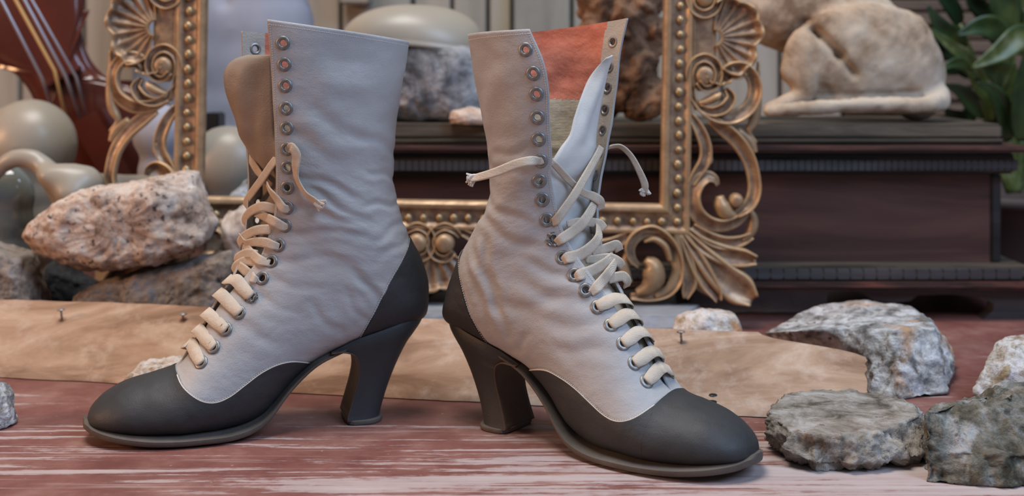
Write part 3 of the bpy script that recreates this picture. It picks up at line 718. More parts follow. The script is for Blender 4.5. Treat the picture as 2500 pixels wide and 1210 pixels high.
base = ramp(m, ntex(m, v, 18, 6, .65), [(.36, (.15,.052,.044)), (.52, (.205,.085,.070)), (.66, (.27,.14,.115))])
sep = nd(m, 'ShaderNodeSeparateXYZ'); lk(m, v, sep.inputs[0])
def math_(m, op, a, b, clamp=False):
    n = nd(m, 'ShaderNodeMath', operation=op, use_clamp=clamp)
    for i, x in enumerate((a, b)):
        if isinstance(x, (int, float)): n.inputs[i].default_value = x
        else: lk(m, x, n.inputs[i])
    return n.outputs[0]
# chalky wear: streaks where feet drag along the front of the board, broad scuffing at the right-hand front
fy = nd(m, 'ShaderNodeMapRange', clamp=True); lk(m, sep.outputs['Y'], fy.inputs[0]); fy.inputs[1].default_value = .97; fy.inputs[2].default_value = .80; fy.inputs[3].default_value = 0; fy.inputs[4].default_value = 1
fx = nd(m, 'ShaderNodeMapRange', clamp=True); lk(m, sep.outputs['X'], fx.inputs[0]); fx.inputs[1].default_value = -.15; fx.inputs[2].default_value = .22; fx.inputs[3].default_value = 0; fx.inputs[4].default_value = .15
t_ = math_(m, 'ADD', math_(m, 'MULTIPLY', fy.outputs[0], .085), math_(m, 'MULTIPLY', fy.outputs[0], fx.outputs[0]))
s1 = ramp(m, math_(m, 'ADD', st, t_), [(.615, (0, 0, 0)), (.655, (.6, .6, .6)), (.84, (.9, .9, .9))])
s2 = ramp(m, math_(m, 'ADD', st2, math_(m, 'MULTIPLY', t_, .8)), [(.62, (0, 0, 0)), (.74, (.6, .6, .6))])
col = mixc(m, s2, base, (.40, .28, .25)); col = mixc(m, s1, col, (.47, .40, .385))
sp = ntex(m, v, 160, 3, .5); col = mixc(m, ramp(m, sp, [(.70, (0, 0, 0)), (.76, (.5, .5, .5))]), col, (.42, .33, .29))
setc(m, col); bump(m, [(st, .25, .001), (ntex(m, v, 240, 4), .2, .0006)]); setr(m, ramp(m, s1, [(0, (.5,.5,.5)), (1, (.75,.75,.75))]))

# ------------------------------------------------------------------ setting: floor, walls
fl = mesh_obj('floor', [(-2.2,.25,0),(2.2,.25,0),(2.2,2.2,0),(-2.2,2.2,0),(-2.2,.25,-.03),(2.2,.25,-.03),(2.2,2.2,-.03),(-2.2,2.2,-.03)],
              [(0,1,2,3),(7,6,5,4),(0,4,5,1),(1,5,6,2),(2,6,7,3),(3,7,4,0)], 'floor_paint', smooth=False); fl['kind'] = 'structure'
def box(name, x0, x1, y0, y1, z0, z1, mat, parent=None, bev=0.002, seg=2):
    bm = bmesh.new(); bmesh.ops.create_cube(bm, size=1)
    for v_ in bm.verts: v_.co = Vector(((x0+x1)/2+v_.co.x*(x1-x0), (y0+y1)/2+v_.co.y*(y1-y0), (z0+z1)/2+v_.co.z*(z1-z0)))
    if bev: bmesh.ops.bevel(bm, geom=bm.edges[:], offset=bev, segments=seg, affect='EDGES', clamp_overlap=True)
    return bm_obj(name, bm, mat, parent, smooth=False)
WD = 1.95
wall = box('wall_back', -2.2, 2.2, WD, WD+.05, 0, 1.5, 'chest_dark', bev=0); wall['kind'] = 'structure'
edges = [-700, -500, -330, -150, 60, 215, 290, 420, 560, 700, 836, 1010, 1105, 1192, 1250, 1395, 1460, 1600, 1760, 1900, 2050]
r_ = random.Random(5)
for i, (a, b_) in enumerate(zip(edges, edges[1:])):
    xa = (a-1250)*WD/FPX; xb = (b_-1250)*WD/FPX
    mt = 'wall_stained' if i in (13,) else 'wall_board'
    box('wall_board', xa+.003, xb-.003, WD-.012-r_.random()*.008, WD-.0005, 0.002, 1.48, mt, wall, .002, 1)
zz = 0.01
while zz < .75:
    hgt = r_.uniform(.016, .024)
    box('lath', (2050-1250)*WD/FPX+.004, 1.5, WD-.01-r_.random()*.02, WD-.0005, zz, zz+hgt, 'lath', wall, .002, 1); zz += hgt+.004
# picture-rail blocks seen at the top edge
box('trim_1', *(sorted(((836-1250)*1.9/FPX, (905-1250)*1.9/FPX))), 1.87, 1.925, .352, .50, 'wall_board', None, .003)['kind'] = 'structure'

# ------------------------------------------------------------------ stones
def noise_disp(V, C, amp, sc, seed, ridge=0.0):
    out = []
    for p, c in zip(V, C):
        q = (p[0]+seed, p[1]-seed*.7, p[2]+seed*.3)
        a = fbm(q, sc, 5, .85)
        if ridge: a += ridge*(mnoise.ridged_multi_fractal((q[0]*sc*.6, q[1]*sc*.6, q[2]*sc*.6), .9, 2.1, 4, 1.0, 2.0)-1.1)
        out.append(amp*a)
    return np.array(out)
def vnormals(V, F):
    V = np.asarray(V); F = np.asarray([f[:4] if len(f) >= 4 else (f[0], f[1], f[2], f[2]) for f in F])
    n = np.cross(V[F[:, 2]]-V[F[:, 0]], V[F[:, 3]]-V[F[:, 1]]); N = np.zeros_like(V)
    for k in range(4): np.add.at(N, F[:, k], n)
    return N/np.maximum(np.linalg.norm(N, axis=1, keepdims=True), 1e-12)
def resample(P, n):
    P = np.asarray(P, float); Q = np.concatenate([P, P[:1]]); A = np.concatenate([[0], np.cumsum(np.linalg.norm(np.diff(Q, axis=0), axis=1))])
    x = np.linspace(0, A[-1], n, endpoint=False); return np.stack([np.interp(x, A, Q[:, k]) for k in range(Q.shape[1])], 1)
def finish(name, V, F, mat, amp, sc, seed, ridge, floor=None, cuts=None, smooth=False):
    V = np.asarray(V, float); c = V.mean(0)
    if cuts:
        rr = np.random.default_rng(seed)
        for k in range(cuts):
            d = rr.normal(size=3); d[1] -= .6; d[2] += .15; d /= np.linalg.norm(d)
            h_ = (V-c)@d; lim = h_.max()*rr.uniform(.80, .95); ex = np.maximum(h_-lim, 0)
            V = V-ex[:, None]*d*.93
    N = vnormals(V, F); cen = V.mean(0)
    if ((V-cen)*N).sum() < 0: N = -N
    V = V+N*(noise_disp(V, V, amp, sc, seed, ridge)+noise_disp(V, V, amp*.45, sc*3.2, seed+5, .5))[:, None]
    if floor is not None: V[:, 2] = np.maximum(V[:, 2], floor)
    o0 = Vector((float(cen[0]), float(cen[1]), float(max(V[:, 2].min(), 0))))
    o = mesh_obj(name, V-np.array(o0), F, mat, None, smooth=smooth or True, recalc=True); o.location = o0
    return o
def rock(name, outline, d, depth, mat, label, n=3.2, amp=.003, sc=28, seed=1, ridge=.35, cuts=7, lean=0.0, floor=0.0, K=170, M=70, cat='rock', group=None, smooth_outline=False):
    P = np.array([[*W(x, y, d)] for x, y in outline])[:, [0, 2]]
    if smooth_outline:
        P = catmull(np.concatenate([P, P[:1]]), 6)[:-1]
    P = resample(P, K); c = P.mean(0); V = []
    for j in range(M):
        a = -math.pi/2+math.pi*(j+.5)/M
        yy = np.sign(math.sin(a))*abs(math.sin(a))**(2/n); s_ = abs(math.cos(a))**(2/n)
        for p in P:
            q = c+(p-c)*max(s_, .001); V.append((q[0]*(1), d+yy*depth/2+lean*(q[1]-c[1]), q[1]))
    F = gridf(M, K, cv=True)+[tuple(range(K))[::-1], tuple(range((M-1)*K, M*K))]
    # perspective keeps the silhouette at the middle ring
    o = finish(name, V, F, mat, amp, sc, seed, ridge, floor, cuts)
    return tag(o, label, cat, group or ('broken rocks lying around the boots' if name in ('rock', 'boulder') else None))
def hull(name, rings, mat, label, amp=.002, sc=30, seed=1, ridge=.3, K=240, sub=16, flat_top=.2, floor=0.0, cat='rock'):
    """stacked outlines, each a list of 3-D points, bottom first, lofted and closed"""
    Rn = []
    for r in rings:
        P = resample(r, K); Rn.append(P)
    a0 = [np.arctan2(P[:, 1]-P[:, 1].mean(), P[:, 0]-P[:, 0].mean()) for P in Rn]
    Rn = [np.roll(P, -int(np.argmin(np.abs(a))), 0) for P, a in zip(Rn, a0)]
    Rn = [P if np.cross(P[K//4][:2]-P.mean(0)[:2], P[K//4+5][:2]-P.mean(0)[:2]) > 0 else np.roll(P[::-1], 1, 0) for P in Rn]
    rows = []
    c0 = Rn[0].mean(0)
    for s_ in (.25, .6, .9): rows.append(c0+(Rn[0]-c0)*s_)
    for A, B in zip(Rn, Rn[1:]):
        for k in range(sub): rows.append(A+(B-A)*k/sub)
    T = Rn[-1]; c1 = T.mean(0); rows.append(T)
    for s_ in (.95, .88, .78, .66, .53, .4, .27, .14, .04): rows.append(c1+(T-c1)*s_)
    V = np.concatenate(rows); n = len(rows); F = gridf(n, K, cv=True)+[tuple(range(K))[::-1], tuple(range((n-1)*K, n*K))]
    N = vnormals(V, F); cen = V.mean(0)
    if ((V-cen)*N).sum() < 0: N = -N
    dsp = noise_disp(V, V, amp, sc, seed, ridge)+noise_disp(V, V, amp*.5, sc*3.0, seed+5, .6); nt = 10*K; w_ = np.ones(len(V)); w_[-nt+K:] = flat_top; w_[-nt:-nt+K] = .38; w_[-nt-K:-nt] = .7
    V = V+N*(dsp*w_)[:, None]; V[:, 2] = np.maximum(V[:, 2], floor)
    o0 = np.array([cen[0], cen[1], 0.0]); o = mesh_obj(name, V-o0, F, mat, None, True, True); o.location = o0
    return tag(o, label, cat, 'broken rocks lying around the boots' if name == 'rock' else None)
rock('boulder', [(72,572),(100,530),(190,470),(280,450),(375,435),(455,418),(476,418),(485,450),(505,500),(522,545),(505,590),(470,610),(400,635),(310,650),(215,665),(170,655),(140,635),(100,605)],
     1.152, .072, 'pink_granite', 'large pinkish granite boulder lying tilted on top of the left rock pile', n=4.5, amp=.0030, seed=3, cuts=5, sc=40, floor=None)
rock('boulder', [(178,748),(200,716),(230,692),(300,672),(420,644),(540,614),(575,605),(590,650),(592,740),(590,860),(190,860)], 1.158, .068, 'brown_granite',
     'wedge shaped brown boulder under the pink granite one, behind the plank', n=4, amp=.0026, seed=8, cuts=4, sc=40)
rock('rock', [(-70,600),(0,582),(40,605),(65,622),(85,670),(105,735),(118,870),(-70,870)], 1.155, .07, 'brown_granite', 'brown rock cut by the left picture edge, standing behind the plank', n=4, seed=12, amp=.0026, cuts=4, sc=40)
rock('rock', [(108,660),(125,625),(170,640),(240,690),(260,835),(108,835)], 1.215, .03, 'dark_stone', 'dark shaded rock in the gap between the left boulders', seed=14, cuts=6)
rock('rock', [(546,530),(560,503),(600,488),(660,500),(700,560),(720,700),(715,860),(560,860),(556,700),(552,600)], 1.168, .042, 'pink_shell_stone', 'buff stone wedged behind the left boot laces against the gilt frame', seed=21, n=3, cuts=6)
rock('rock', [(300,948),(308,915),(340,892),(380,880),(430,873),(485,880),(495,920),(490,950),(400,952),(330,954)], .985, .04, 'rusty_quartz', 'small orange stained rock behind the toe of the left boot', seed=25, n=3, amp=.0022, sc=60)
rock('rock', [(-60,925),(5,937),(18,960),(36,1032),(20,1040),(-60,1046)], .892, .035, 'pale_quartz', 'small white stone at the left picture edge on the red floor', seed=27, n=3, amp=.0016, sc=60)
rock('rock', [(532,480),(548,452),(590,436),(640,440),(662,520),(662,760),(540,790)], 1.27, .05, 'pale_quartz', 'bluish white rock seen through the gilt frame below the cream globe', seed=31, n=3, amp=.0022)
ST = .023
hull('stone_slab', [[Wz(1905,1112,0),Wz(1990,1150,0),Wz(2120,1144,0),Wz(2240,1128,0),Wz(2256,1080,0),Wz(2235,1020,0),Wz(2010,985,0),Wz(1890,1030,0)],
     [W(1872,1062,.835),W(1912,1095,.80),W(1990,1132,.785),W(2120,1128,.787),W(2248,1112,.80),W(2262,1050,.855),W(2145,985,.91),W(2010,975,.915),W(1885,1010,.885)],
     [Wz(x,y,ST) for x,y in [(1877,1012),(1930,1047),(2020,1062),(2150,1052),(2246,1014),(2236,988),(2140,958),(2010,950),(1920,957),(1884,985)]]],
     'concrete_stone', 'flat topped grey concrete slab in front, beside the toe of the right boot', amp=.0042, sc=66, seed=4, ridge=.7, flat_top=.10)
hull('rock', [[W(2262,1176,.772),W(2340,1182,.766),W(2450,1188,.763),W(2600,1186,.764),W(2620,1100,.86),W(2400,1080,.885),W(2270,1100,.85)],
     [W(2252,1090,.775),W(2330,1100,.772),W(2450,1110,.765),W(2610,1105,.768),W(2630,1060,.86),W(2400,1040,.875),W(2262,1060,.845)],
     [W(2256,1012,.785),W(2300,1000,.80),W(2390,995,.80),W(2470,960,.81),W(2540,945,.82),W(2600,940,.83),W(2600,960,.85),W(2450,928,.85),W(2365,970,.85),W(2290,984,.84)]],
     'lichen_stone', 'rough grey green rock at the lower right corner', amp=.0042, sc=48, seed=6, ridge=.6, flat_top=.8)
hull('rock', [[W(2376,962,.95),W(2450,985,.93),W(2560,985,.93),W(2600,930,1.0),W(2440,900,1.02)],
     [W(2395,900,.955),W(2455,905,.935),W(2560,905,.935),W(2600,880,1.0),W(2450,862,1.01)],
     [W(2430,838,.965),W(2462,842,.95),W(2560,838,.95),W(2600,820,1.0),W(2520,812,1.01),W(2455,822,.99)]],
     'rusty_quartz', 'white and rust coloured rock behind the grey green corner rock', amp=.0022, sc=45, seed=9, ridge=.4, flat_top=.8)
hull('rock', [[W(1885,900,1.075),W(2080,925,1.045),W(2125,965,.975),W(2200,975,.960),W(2312,958,.972),W(2335,880,1.06),W(2150,840,1.14),W(1900,850,1.14)],
     [W(1875,850,1.075),W(2060,880,1.04),W(2130,900,.985),W(2200,905,.965),W(2300,890,.985),W(2320,840,1.06),W(2140,800,1.13),W(1895,820,1.12)],
     [W(1862,812,1.07),W(1960,806,1.035),W(2060,800,1.02),W(2180,806,.985),W(2284,802,.995),W(2268,775,1.06),W(2218,745,1.10),W(2110,729,1.13),W(1995,744,1.12)]],
     'pale_quartz', 'large pale quartz rock behind the broken right end of the plank', amp=.0030, sc=42, seed=17, ridge=.5, flat_top=.7)
rock('rock', [(1645,800),(1658,775),(1715,757),(1795,768),(1808,800),(1815,880),(1640,880)], 1.085, .05, 'rusty_quartz', 'small rusty stone behind the plank under the frame corner', seed=33, n=4, amp=.0018, cuts=5)
hull('stone_slab', [[W(1000,856,1.125),W(1700,856,1.13),W(1730,810,1.235),W(1000,806,1.235)], [W(1000,800,1.125),W(1690,800,1.13),W(1725,760,1.235),W(1000,757,1.235)],
     [W(1000,771,1.13),W(1400,771,1.13),W(1665,768,1.14),W(1710,741,1.225),W(1500,739,1.23),W(1000,739,1.23)]], 'slate_grey', 'long grey stone slab under the bottom of the gilt frame', amp=.0014, sc=30, seed=5, flat_top=.3)
hull('stone_slab', [[(.185,1.287,.001),(.33,1.287,.001),(.335,1.36,.001),(.18,1.36,.001)], [(.187,1.287,.028),(.33,1.287,.028),(.335,1.36,.028),(.18,1.36,.028)]], 'slate_grey',
     'bluish grey slab pushed under the dark chest', amp=.0008, sc=25, seed=7, flat_top=.3)
# ------------------------------------------------------------------ plank with nails
def build_plank():
    NU, NV = 220, 26
    fl_, fr_ = W(-150, 910, 1.035), W(2116, 1023, .896); bl, br = W(-150, 731, 1.122), W(2116, 811, .992)
    r = random.Random(2); top = []
    for i in range(NU):
        for j in range(NV):
            v_ = j/(NV-1); um = 1.0-.105*float(smoothstep(.70, 1.0, v_))+.004*fbm((v_*3, 1, 2), 3, 3)
            u = i/(NU-1)*um
            p = fl_.lerp(fr_, u).lerp(bl.lerp(br, u), v_)
            e = .004*fbm((u*9, v_*.6, 3.3), 1.0, 4)
            if j in (0, NV-1): p = p+Vector((0, (.6 if j == 0 else -.6)*abs(e)*1.6, 0))
            p.z += .0009*fbm((p.x*9, p.y*45, 0), 1, 4)+.0030*math.sin(u*5+.6)*v_+(-.0022*(1-v_) if j == 0 else 0)
            top.append(p)
    bot = [p+Vector((0, .0015, -.0085)) for p in top]
    V = top+bot; n0 = len(top); F = gridf(NU, NV)+[tuple(x+n0 for x in f[::-1]) for f in gridf(NU, NV)]
    for i in range(NU-1):
        a = i*NV; F.append((a, a+n0, a+NV+n0, a+NV)); a = i*NV+NV-1; F.append((a, a+NV, a+NV+n0, a+n0))
    for j in range(NV-1):
        a = j; F.append((a, a+1, a+1+n0, a+n0)); a = (NU-1)*NV+j; F.append((a, a+n0, a+1+n0, a+1))
    zmin = min(p.z for p in bot)
    V = [Vector((p.x, p.y, max(p.z, .0008))) for p in V]
    o = mesh_obj('plank', V, F, 'plank_wood', None, recalc=True); sharp(o, .8)
    tag(o, 'long weathered wooden plank with nails lying behind the boots', 'plank')
    return o, BVHTree.FromPolygons(V, F)
plank, pbvh = build_plank()
def nail(px, py, tilt, hgt=.0105, name='nail'):
    d = (W(px, py, 1.0)-CAM).normalized(); h_, n, i_, ds = pbvh.ray_cast(CAM, d)
    prof = [(0, -.003), (.0009, -.003), (.0010, hgt-.0016), (.0014, hgt-.0009), (.0033, hgt-.0006), (.0035, hgt), (.0029, hgt+.0005), (0, hgt+.0007)]
    sg_ = 16; V = [(r*math.cos(6.2832*k/sg_), r*math.sin(6.2832*k/sg_), z_) for r, z_ in prof for k in range(sg_)]
    o = mesh_obj(name, V, gridf(len(prof), sg_, cv=True), 'nail_steel', plank, recalc=True)
    o.location = h_; o.rotation_euler = (tilt[0], tilt[1], 0); return o
nail(152, 784, (.05, -.10)); nail(447, 782, (.1, .0), .006); nail(1664, 838, (-.05, -.06), .0095)
for px, py in ((1741, 964), (1740, 980)):
    d = (W(px, py, 1.0)-CAM).normalized(); h_, n, i_, ds = pbvh.ray_cast(CAM, d)
    V = []; prof = [(.0026, -.0002), (.0024, .0003), (.0016, .0005), (.0008, .0005), (0, .0005)]
    for r, z_ in prof:
        for k in range(14): V.append((r*math.cos(6.2832*k/14)*1.3, r*math.sin(6.2832*k/14), z_))
    o = mesh_obj('hole_shade_disc', V, gridf(5, 14, cv=True), 'ebony', plank); o.location = h_; o.rotation_euler = (.26, 0, 0)  # flat dark disc on the wood, the hole's shade put into its colour
# ------------------------------------------------------------------ smooth clay forms (voxel-joined)
def blob(name, chains, mat, voxel=.004, smooth=6, amp=0.0, sc=20, seed=0, origin=None, creases=None):
    bm = bmesh.new()
    for ch in chains:                       # chain: list of (px,py,d,radius_px[,ydepth scale])
        pts = []
        for q in ch:
            p = W(q[0], q[1], q[2]); pts.append((*p, q[3]*q[2]/FPX, q[4] if len(q) > 4 else 1.0))
        P = np.array(pts)
        if len(P) > 1:
            n = max(2, int(np.linalg.norm(np.diff(P[:, :3], axis=0), axis=1).sum()/(P[:, 3].min()*.45))); n = min(n, 40)
            P = spline(P, np.linspace(0, len(P)-1, n))
        for x, y, z, r, k in P:
            ret = bmesh.ops.create_icosphere(bm, subdivisions=3, radius=r)
            for v_ in ret['verts']: v_.co = Vector((x+v_.co.x, y+v_.co.y*k, z+v_.co.z))
    me = bpy.data.meshes.new('tmp'); bm.to_mesh(me); bm.free(); o = bpy.data.objects.new('tmp', me); COL.objects.link(o)
    r = o.modifiers.new('r', 'REMESH'); r.mode = 'VOXEL'; r.voxel_size = voxel
    s_ = o.modifiers.new('s', 'SMOOTH'); s_.iterations = smooth; s_.factor = .6
    dg = bpy.context.evaluated_depsgraph_get(); dg.update()
    m2 = bpy.data.meshes.new_from_object(o.evaluated_get(dg)); bpy.data.objects.remove(o); bpy.data.meshes.remove(me)
    V = np.array([v_.co[:] for v_ in m2.vertices])
    if amp or creases:
        N = np.array([v_.normal[:] for v_ in m2.vertices])
        dd = noise_disp(V, V, amp, sc, seed, .25) if amp else np.zeros(len(V))
        for (x0, y0, x1, y1, wpx, dep, dref) in (creases or []):
            a = W(x0, y0, dref); c = W(x1, y1, dref); A = np.array([a.x, a.z]); C = np.array([c.x, c.z])
            X = V[:, [0, 2]]; t = np.clip(((X-A)@(C-A))/((C-A)@(C-A)), 0, 1); ds = np.linalg.norm(X-(A+t[:, None]*(C-A)), axis=1)
            dd -= dep*np.exp(-(ds/(wpx*dref/FPX))**2)*(N[:, 1] < .2)
        V = V+N*dd[:, None]
    og = np.array(origin if origin else (V[:, 0].mean(), V[:, 1].mean(), V[:, 2].min()))
    for v_, p in zip(m2.vertices, V-og): v_.co = p
    m2.name = name; m2.shade_smooth(); m2.materials.clear(); m2.materials.append(MATS[mat])
    o = bpy.data.objects.new(name, m2); COL.objects.link(o); o.location = og
    return o
def simple_tube(P, rad, mat, name, parent=None, seg=8, inv=None):
    P = np.asarray(P, float); n = len(P); T = np.gradient(P, axis=0); T /= np.linalg.norm(T, axis=1, keepdims=True); V = []
    rad = np.broadcast_to(np.asarray(rad, float), (n,))
    for p, tn, r in zip(P, T, rad):
        a = np.cross(tn, [.13, 1, .21]); a /= np.linalg.norm(a); c = np.cross(tn, a)
        for k in range(seg): V.append(p+r*(math.cos(6.2832*k/seg)*a+math.sin(6.2832*k/seg)*c))
    F = gridf(n, seg, cv=True)+[tuple(range(seg)), tuple(range((n-1)*seg, n*seg))]
    return mesh_obj(name, V, F, mat, parent, recalc=True)

# ------------------------------------------------------------------ dark wooden chest
def pxx(px, d): return (px-1250)*d/FPX
def pz(py, d): return CH-(py-HOR)*d/FPX
CT = .1995                                            # height of the chest top
CHX0, CHX1 = pxx(800, 1.275), pxx(2434, 1.275)
chest = empty('chest', ((CHX0+CHX1)/2, 1.34, 0)); tag(chest, 'dark brown wooden chest with stepped mouldings behind the gilt frame', 'chest')
def cb(name, ex, d0, z0, z1, mat, bev=.002, label=None, back=1.46):
    x0, x1 = CHX0-ex, CHX1+ex
    o = box(name, x0, x1, d0, back, z0, z1, mat, None, bev)
    o.parent = chest; o.location = -chest.location
    if label: o['label'] = label
    return o
cb('lid', 0.003, 1.268, pz(338, 1.268), CT, 'chest_moulding', .0025)
cb('lid_moulding', .006, 1.265, pz(353, 1.265), pz(339, 1.265), 'chest_moulding', .003)
cb('lid_lip', .024, 1.243, pz(373, 1.243), pz(358, 1.243), 'chest_red', .003)
cb('frieze', .012, 1.261, pz(424, 1.261), pz(372, 1.261), 'chest_dark', .002)
cb('frieze_moulding', .016, 1.256, pz(420, 1.256), pz(386, 1.256), 'chest_moulding', .004)
cb('body_panel', .0, 1.277, pz(646, 1.277), pz(420, 1.277), 'chest_wood', .002)
cb('base_moulding', .028, 1.249, pz(690, 1.249), pz(650, 1.249), 'chest_moulding', .006)
cb('base_lip', .034, 1.241, pz(709, 1.241), pz(690, 1.241), 'chest_red', .003)
for sx in (0, 1):                                      # corner stiles
    xa = CHX1-.006 if sx else CHX0-.004
    o = box('corner_stile', xa, xa+.010, 1.274, 1.47, pz(640, 1.275), pz(424, 1.275), 'chest_dark', None, .0015); o.parent = chest; o.location = -chest.location
V, F = [], []                                          # dentils under the lip and reeding on the base
def addbox(x0, x1, y0, y1, z0, z1):
    o = len(V); V.extend([(x0,y0,z0),(x1,y0,z0),(x1,y1,z0),(x0,y1,z0),(x0,y0,z1),(x1,y0,z1),(x1,y1,z1),(x0,y1,z1)])
    F.extend([tuple(o+i for i in f) for f in ((0,3,2,1),(4,5,6,7),(0,1,5,4),(1,2,6,5),(2,3,7,6),(3,0,4,7))])
x = CHX0-.012
while x < CHX1+.010:
    addbox(x, x+.0058, 1.2553, 1.261, pz(416, 1.255), pz(391, 1.255)); x += .0068
x = CHX0-.018
while x < CHX1+.016:
    addbox(x, x+.0122, 1.2484, 1.257, pz(682, 1.247), pz(658, 1.247)); x += .0135
o = mesh_obj('dentil_carving', np.array(V)-np.array(chest.location), F, 'chest_foot', chest, smooth=False); o['kind'] = 'stuff'; o['label'] = 'rows of small carved blocks'
def foot(x0, x1, y0, y1, flip):
    prof = [(0,0),(.75,0),(.86,.12),(.90,.35),(.80,.58),(.60,.66),(.46,.60),(.36,.72),(.10,.98),(0,1)]
    prof = [(0,1),(0,.97),(.10,.86),(.16,.62),(.27,.52),(.36,.60),(.40,.78),(.58,.80),(.72,.72),(.80,.50),(.79,.25),(.74,0),(1.0,0),(1,1)]
    prof = prof if not flip else [(1-a, b_) for a, b_ in prof]
    zt = pz(708, 1.247)-.0003; Vv = []
    for y in (y0, y1):
        for a, b_ in prof: Vv.append((x0+a*(x1-x0), y, b_*zt))
    n = len(prof); Ff = [tuple(range(n)), tuple(range(n, 2*n))]+[(i, (i+1) % n, (i+1) % n+n, i+n) for i in range(n)]
    o = mesh_obj('foot', np.array(Vv)-np.array(chest.location), Ff, 'chest_foot', chest, smooth=False, recalc=True); return o
xr = CHX1+.03
foot(pxx(2055, 1.26), xr, 1.259, 1.277, False); foot(CHX0-.03, CHX0+.13, 1.259, 1.277, True)
foot(pxx(2090, 1.26), xr, 1.44, 1.455, False); foot(CHX0-.03, CHX0+.13, 1.44, 1.455, True)

# ------------------------------------------------------------------ things standing on the chest
st = blob('dog_statue', [
    [(2140,165,1.345,120,.62),(2085,90,1.345,112,.62),(1985,45,1.345,112,.65),(1890,20,1.345,108,.62),(1775,-50,1.365,92,.62),(1690,-150,1.38,66,.7)],
    [(2215,190,1.34,95,.7),(2160,150,1.315,125,.4),(2080,135,1.305,108,.35),(1995,140,1.30,78,.35),(1945,185,1.30,44,.5)],
    [(2190,120,1.34,88,.7)],[(2235,235,1.335,72,.8)],[(2100,215,1.31,75,.45)],
    [(1960,190,1.30,44,.6),(1966,225,1.30,34,.7),(1958,250,1.30,25,.9),(1915,266,1.298,20),(1880,276,1.295,17)],
    [(2268,232,1.33,38),(2292,256,1.315,28),(2255,268,1.288,23),(2150,269,1.276,21),(2030,273,1.274,20),(1935,279,1.274,19),(1880,285,1.278,17)],
    [(1730,-110,1.375,50),(1660,30,1.385,26),(1650,160,1.385,22),(1648,268,1.385,20)],[(1650,270,1.38,18),(1646,272,1.37,16)],
    [(1700,-160,1.385,58),(1680,-235,1.395,44)],[(1680,-240,1.395,46),(1640,-235,1.395,34),(1590,-222,1.395,22)],[(1700,-275,1.40,16),(1712,-240,1.40,14)],
    [(2005,246,1.31,26,.8),(2130,246,1.315,34,.8),(2235,248,1.32,32,.8)],[(2080,180,1.31,80,.4),(2060,262,1.31,30,.7),(2200,262,1.32,34,.8)]],
    'plaster_old', .0032, 7, .0016, 45, 3, creases=[(1985,80,2045,150,11,.011,1.3),(2045,150,2080,195,10,.008,1.3),(1975,70,1998,95,12,.006,1.3),(2110,60,2150,110,14,.003,1.3),(2000,246,2250,240,7,.0025,1.3),(2200,60,2260,150,12,.003,1.3)])
tag(st, 'weathered plaster dog lying on the dark chest, haunch and curled tail in view', 'statue')
st.location.z = CT+.0005
rock('rock', [(930,298),(928,200),(935,134),(960,110),(1080,110),(1150,118),(1180,190),(1184,295),(1100,299),(1000,299)], 1.33, .08, 'speckled_stone', 'grey speckled boulder on the chest between the boots', n=2.6, amp=.0022, seed=41, cuts=4, floor=CT, smooth_outline=True)
rock('stone', [(1088,288),(1104,270),(1148,263),(1200,270),(1222,292),(1205,303),(1150,305),(1100,303)], 1.265, .035, 'pink_shell_stone', 'small pale pink stone on the front edge of the chest', n=2.4, amp=.0018, seed=43, floor=CT, cuts=3)
cx, cd = pxx(1006, 1.355), 1.355; Rx, Ry = 172*cd/FPX, .052; zb = pz(105, cd); hh = pz(11, cd)-zb; Vd = []; nk = 56
for st_ in list(np.linspace(.02, 1, 22))+[1.02, 1.01, .97, .9, .6, .05]:
    i_ = len(Vd)//nk
    for k in range(nk):
        th_ = 6.2832*k/nk; sag = .004*math.sin(th_*2+.6)+.003*math.sin(th_*3)
        if i_ < 22: a_ = st_*math.pi/2; rr, zz = math.sin(a_)**.9, math.cos(a_)
        else: rr, zz = st_, (-.03, -.10, -.13, -.10, 0, .02)[i_-22]
        Vd.append((cx+Rx*rr*math.cos(th_), cd+Ry*rr*math.sin(th_), zb+hh*zz+sag*rr**2))
o = mesh_obj('draped_dome', np.array(Vd)-np.array((cx, cd, zb)), gridf(28, nk, cv=True)+[tuple(range(nk)), tuple(range(27*nk, 28*nk))], 'cream_glaze', recalc=True); o.location = (cx, cd, zb)
tag(o, 'smooth cream clay dome resting on the speckled boulder', 'sculpture')
bk = blob('bark_mass', [[(1520,150,1.322,92,.5)],[(1500,40,1.322,98,.5)],[(1540,-30,1.322,96,.5)],[(1470,225,1.322,66,.6)],[(1570,225,1.322,60,.6)],[(1590,90,1.322,54,.6)],[(1440,100,1.322,62,.6)]],
      'bark', .0030, 2, .011, 40, 9)
bk.location.z = CT-.002; tag(bk, 'rugged reddish brown lump of bark standing on the chest inside the gilt frame', 'bark')
Vb = np.array([v_.co[:] for v_ in bk.data.vertices]); Vb[:, 2] = np.maximum(Vb[:, 2], .0025)
for v_, p in zip(bk.data.vertices, Vb): v_.co = p

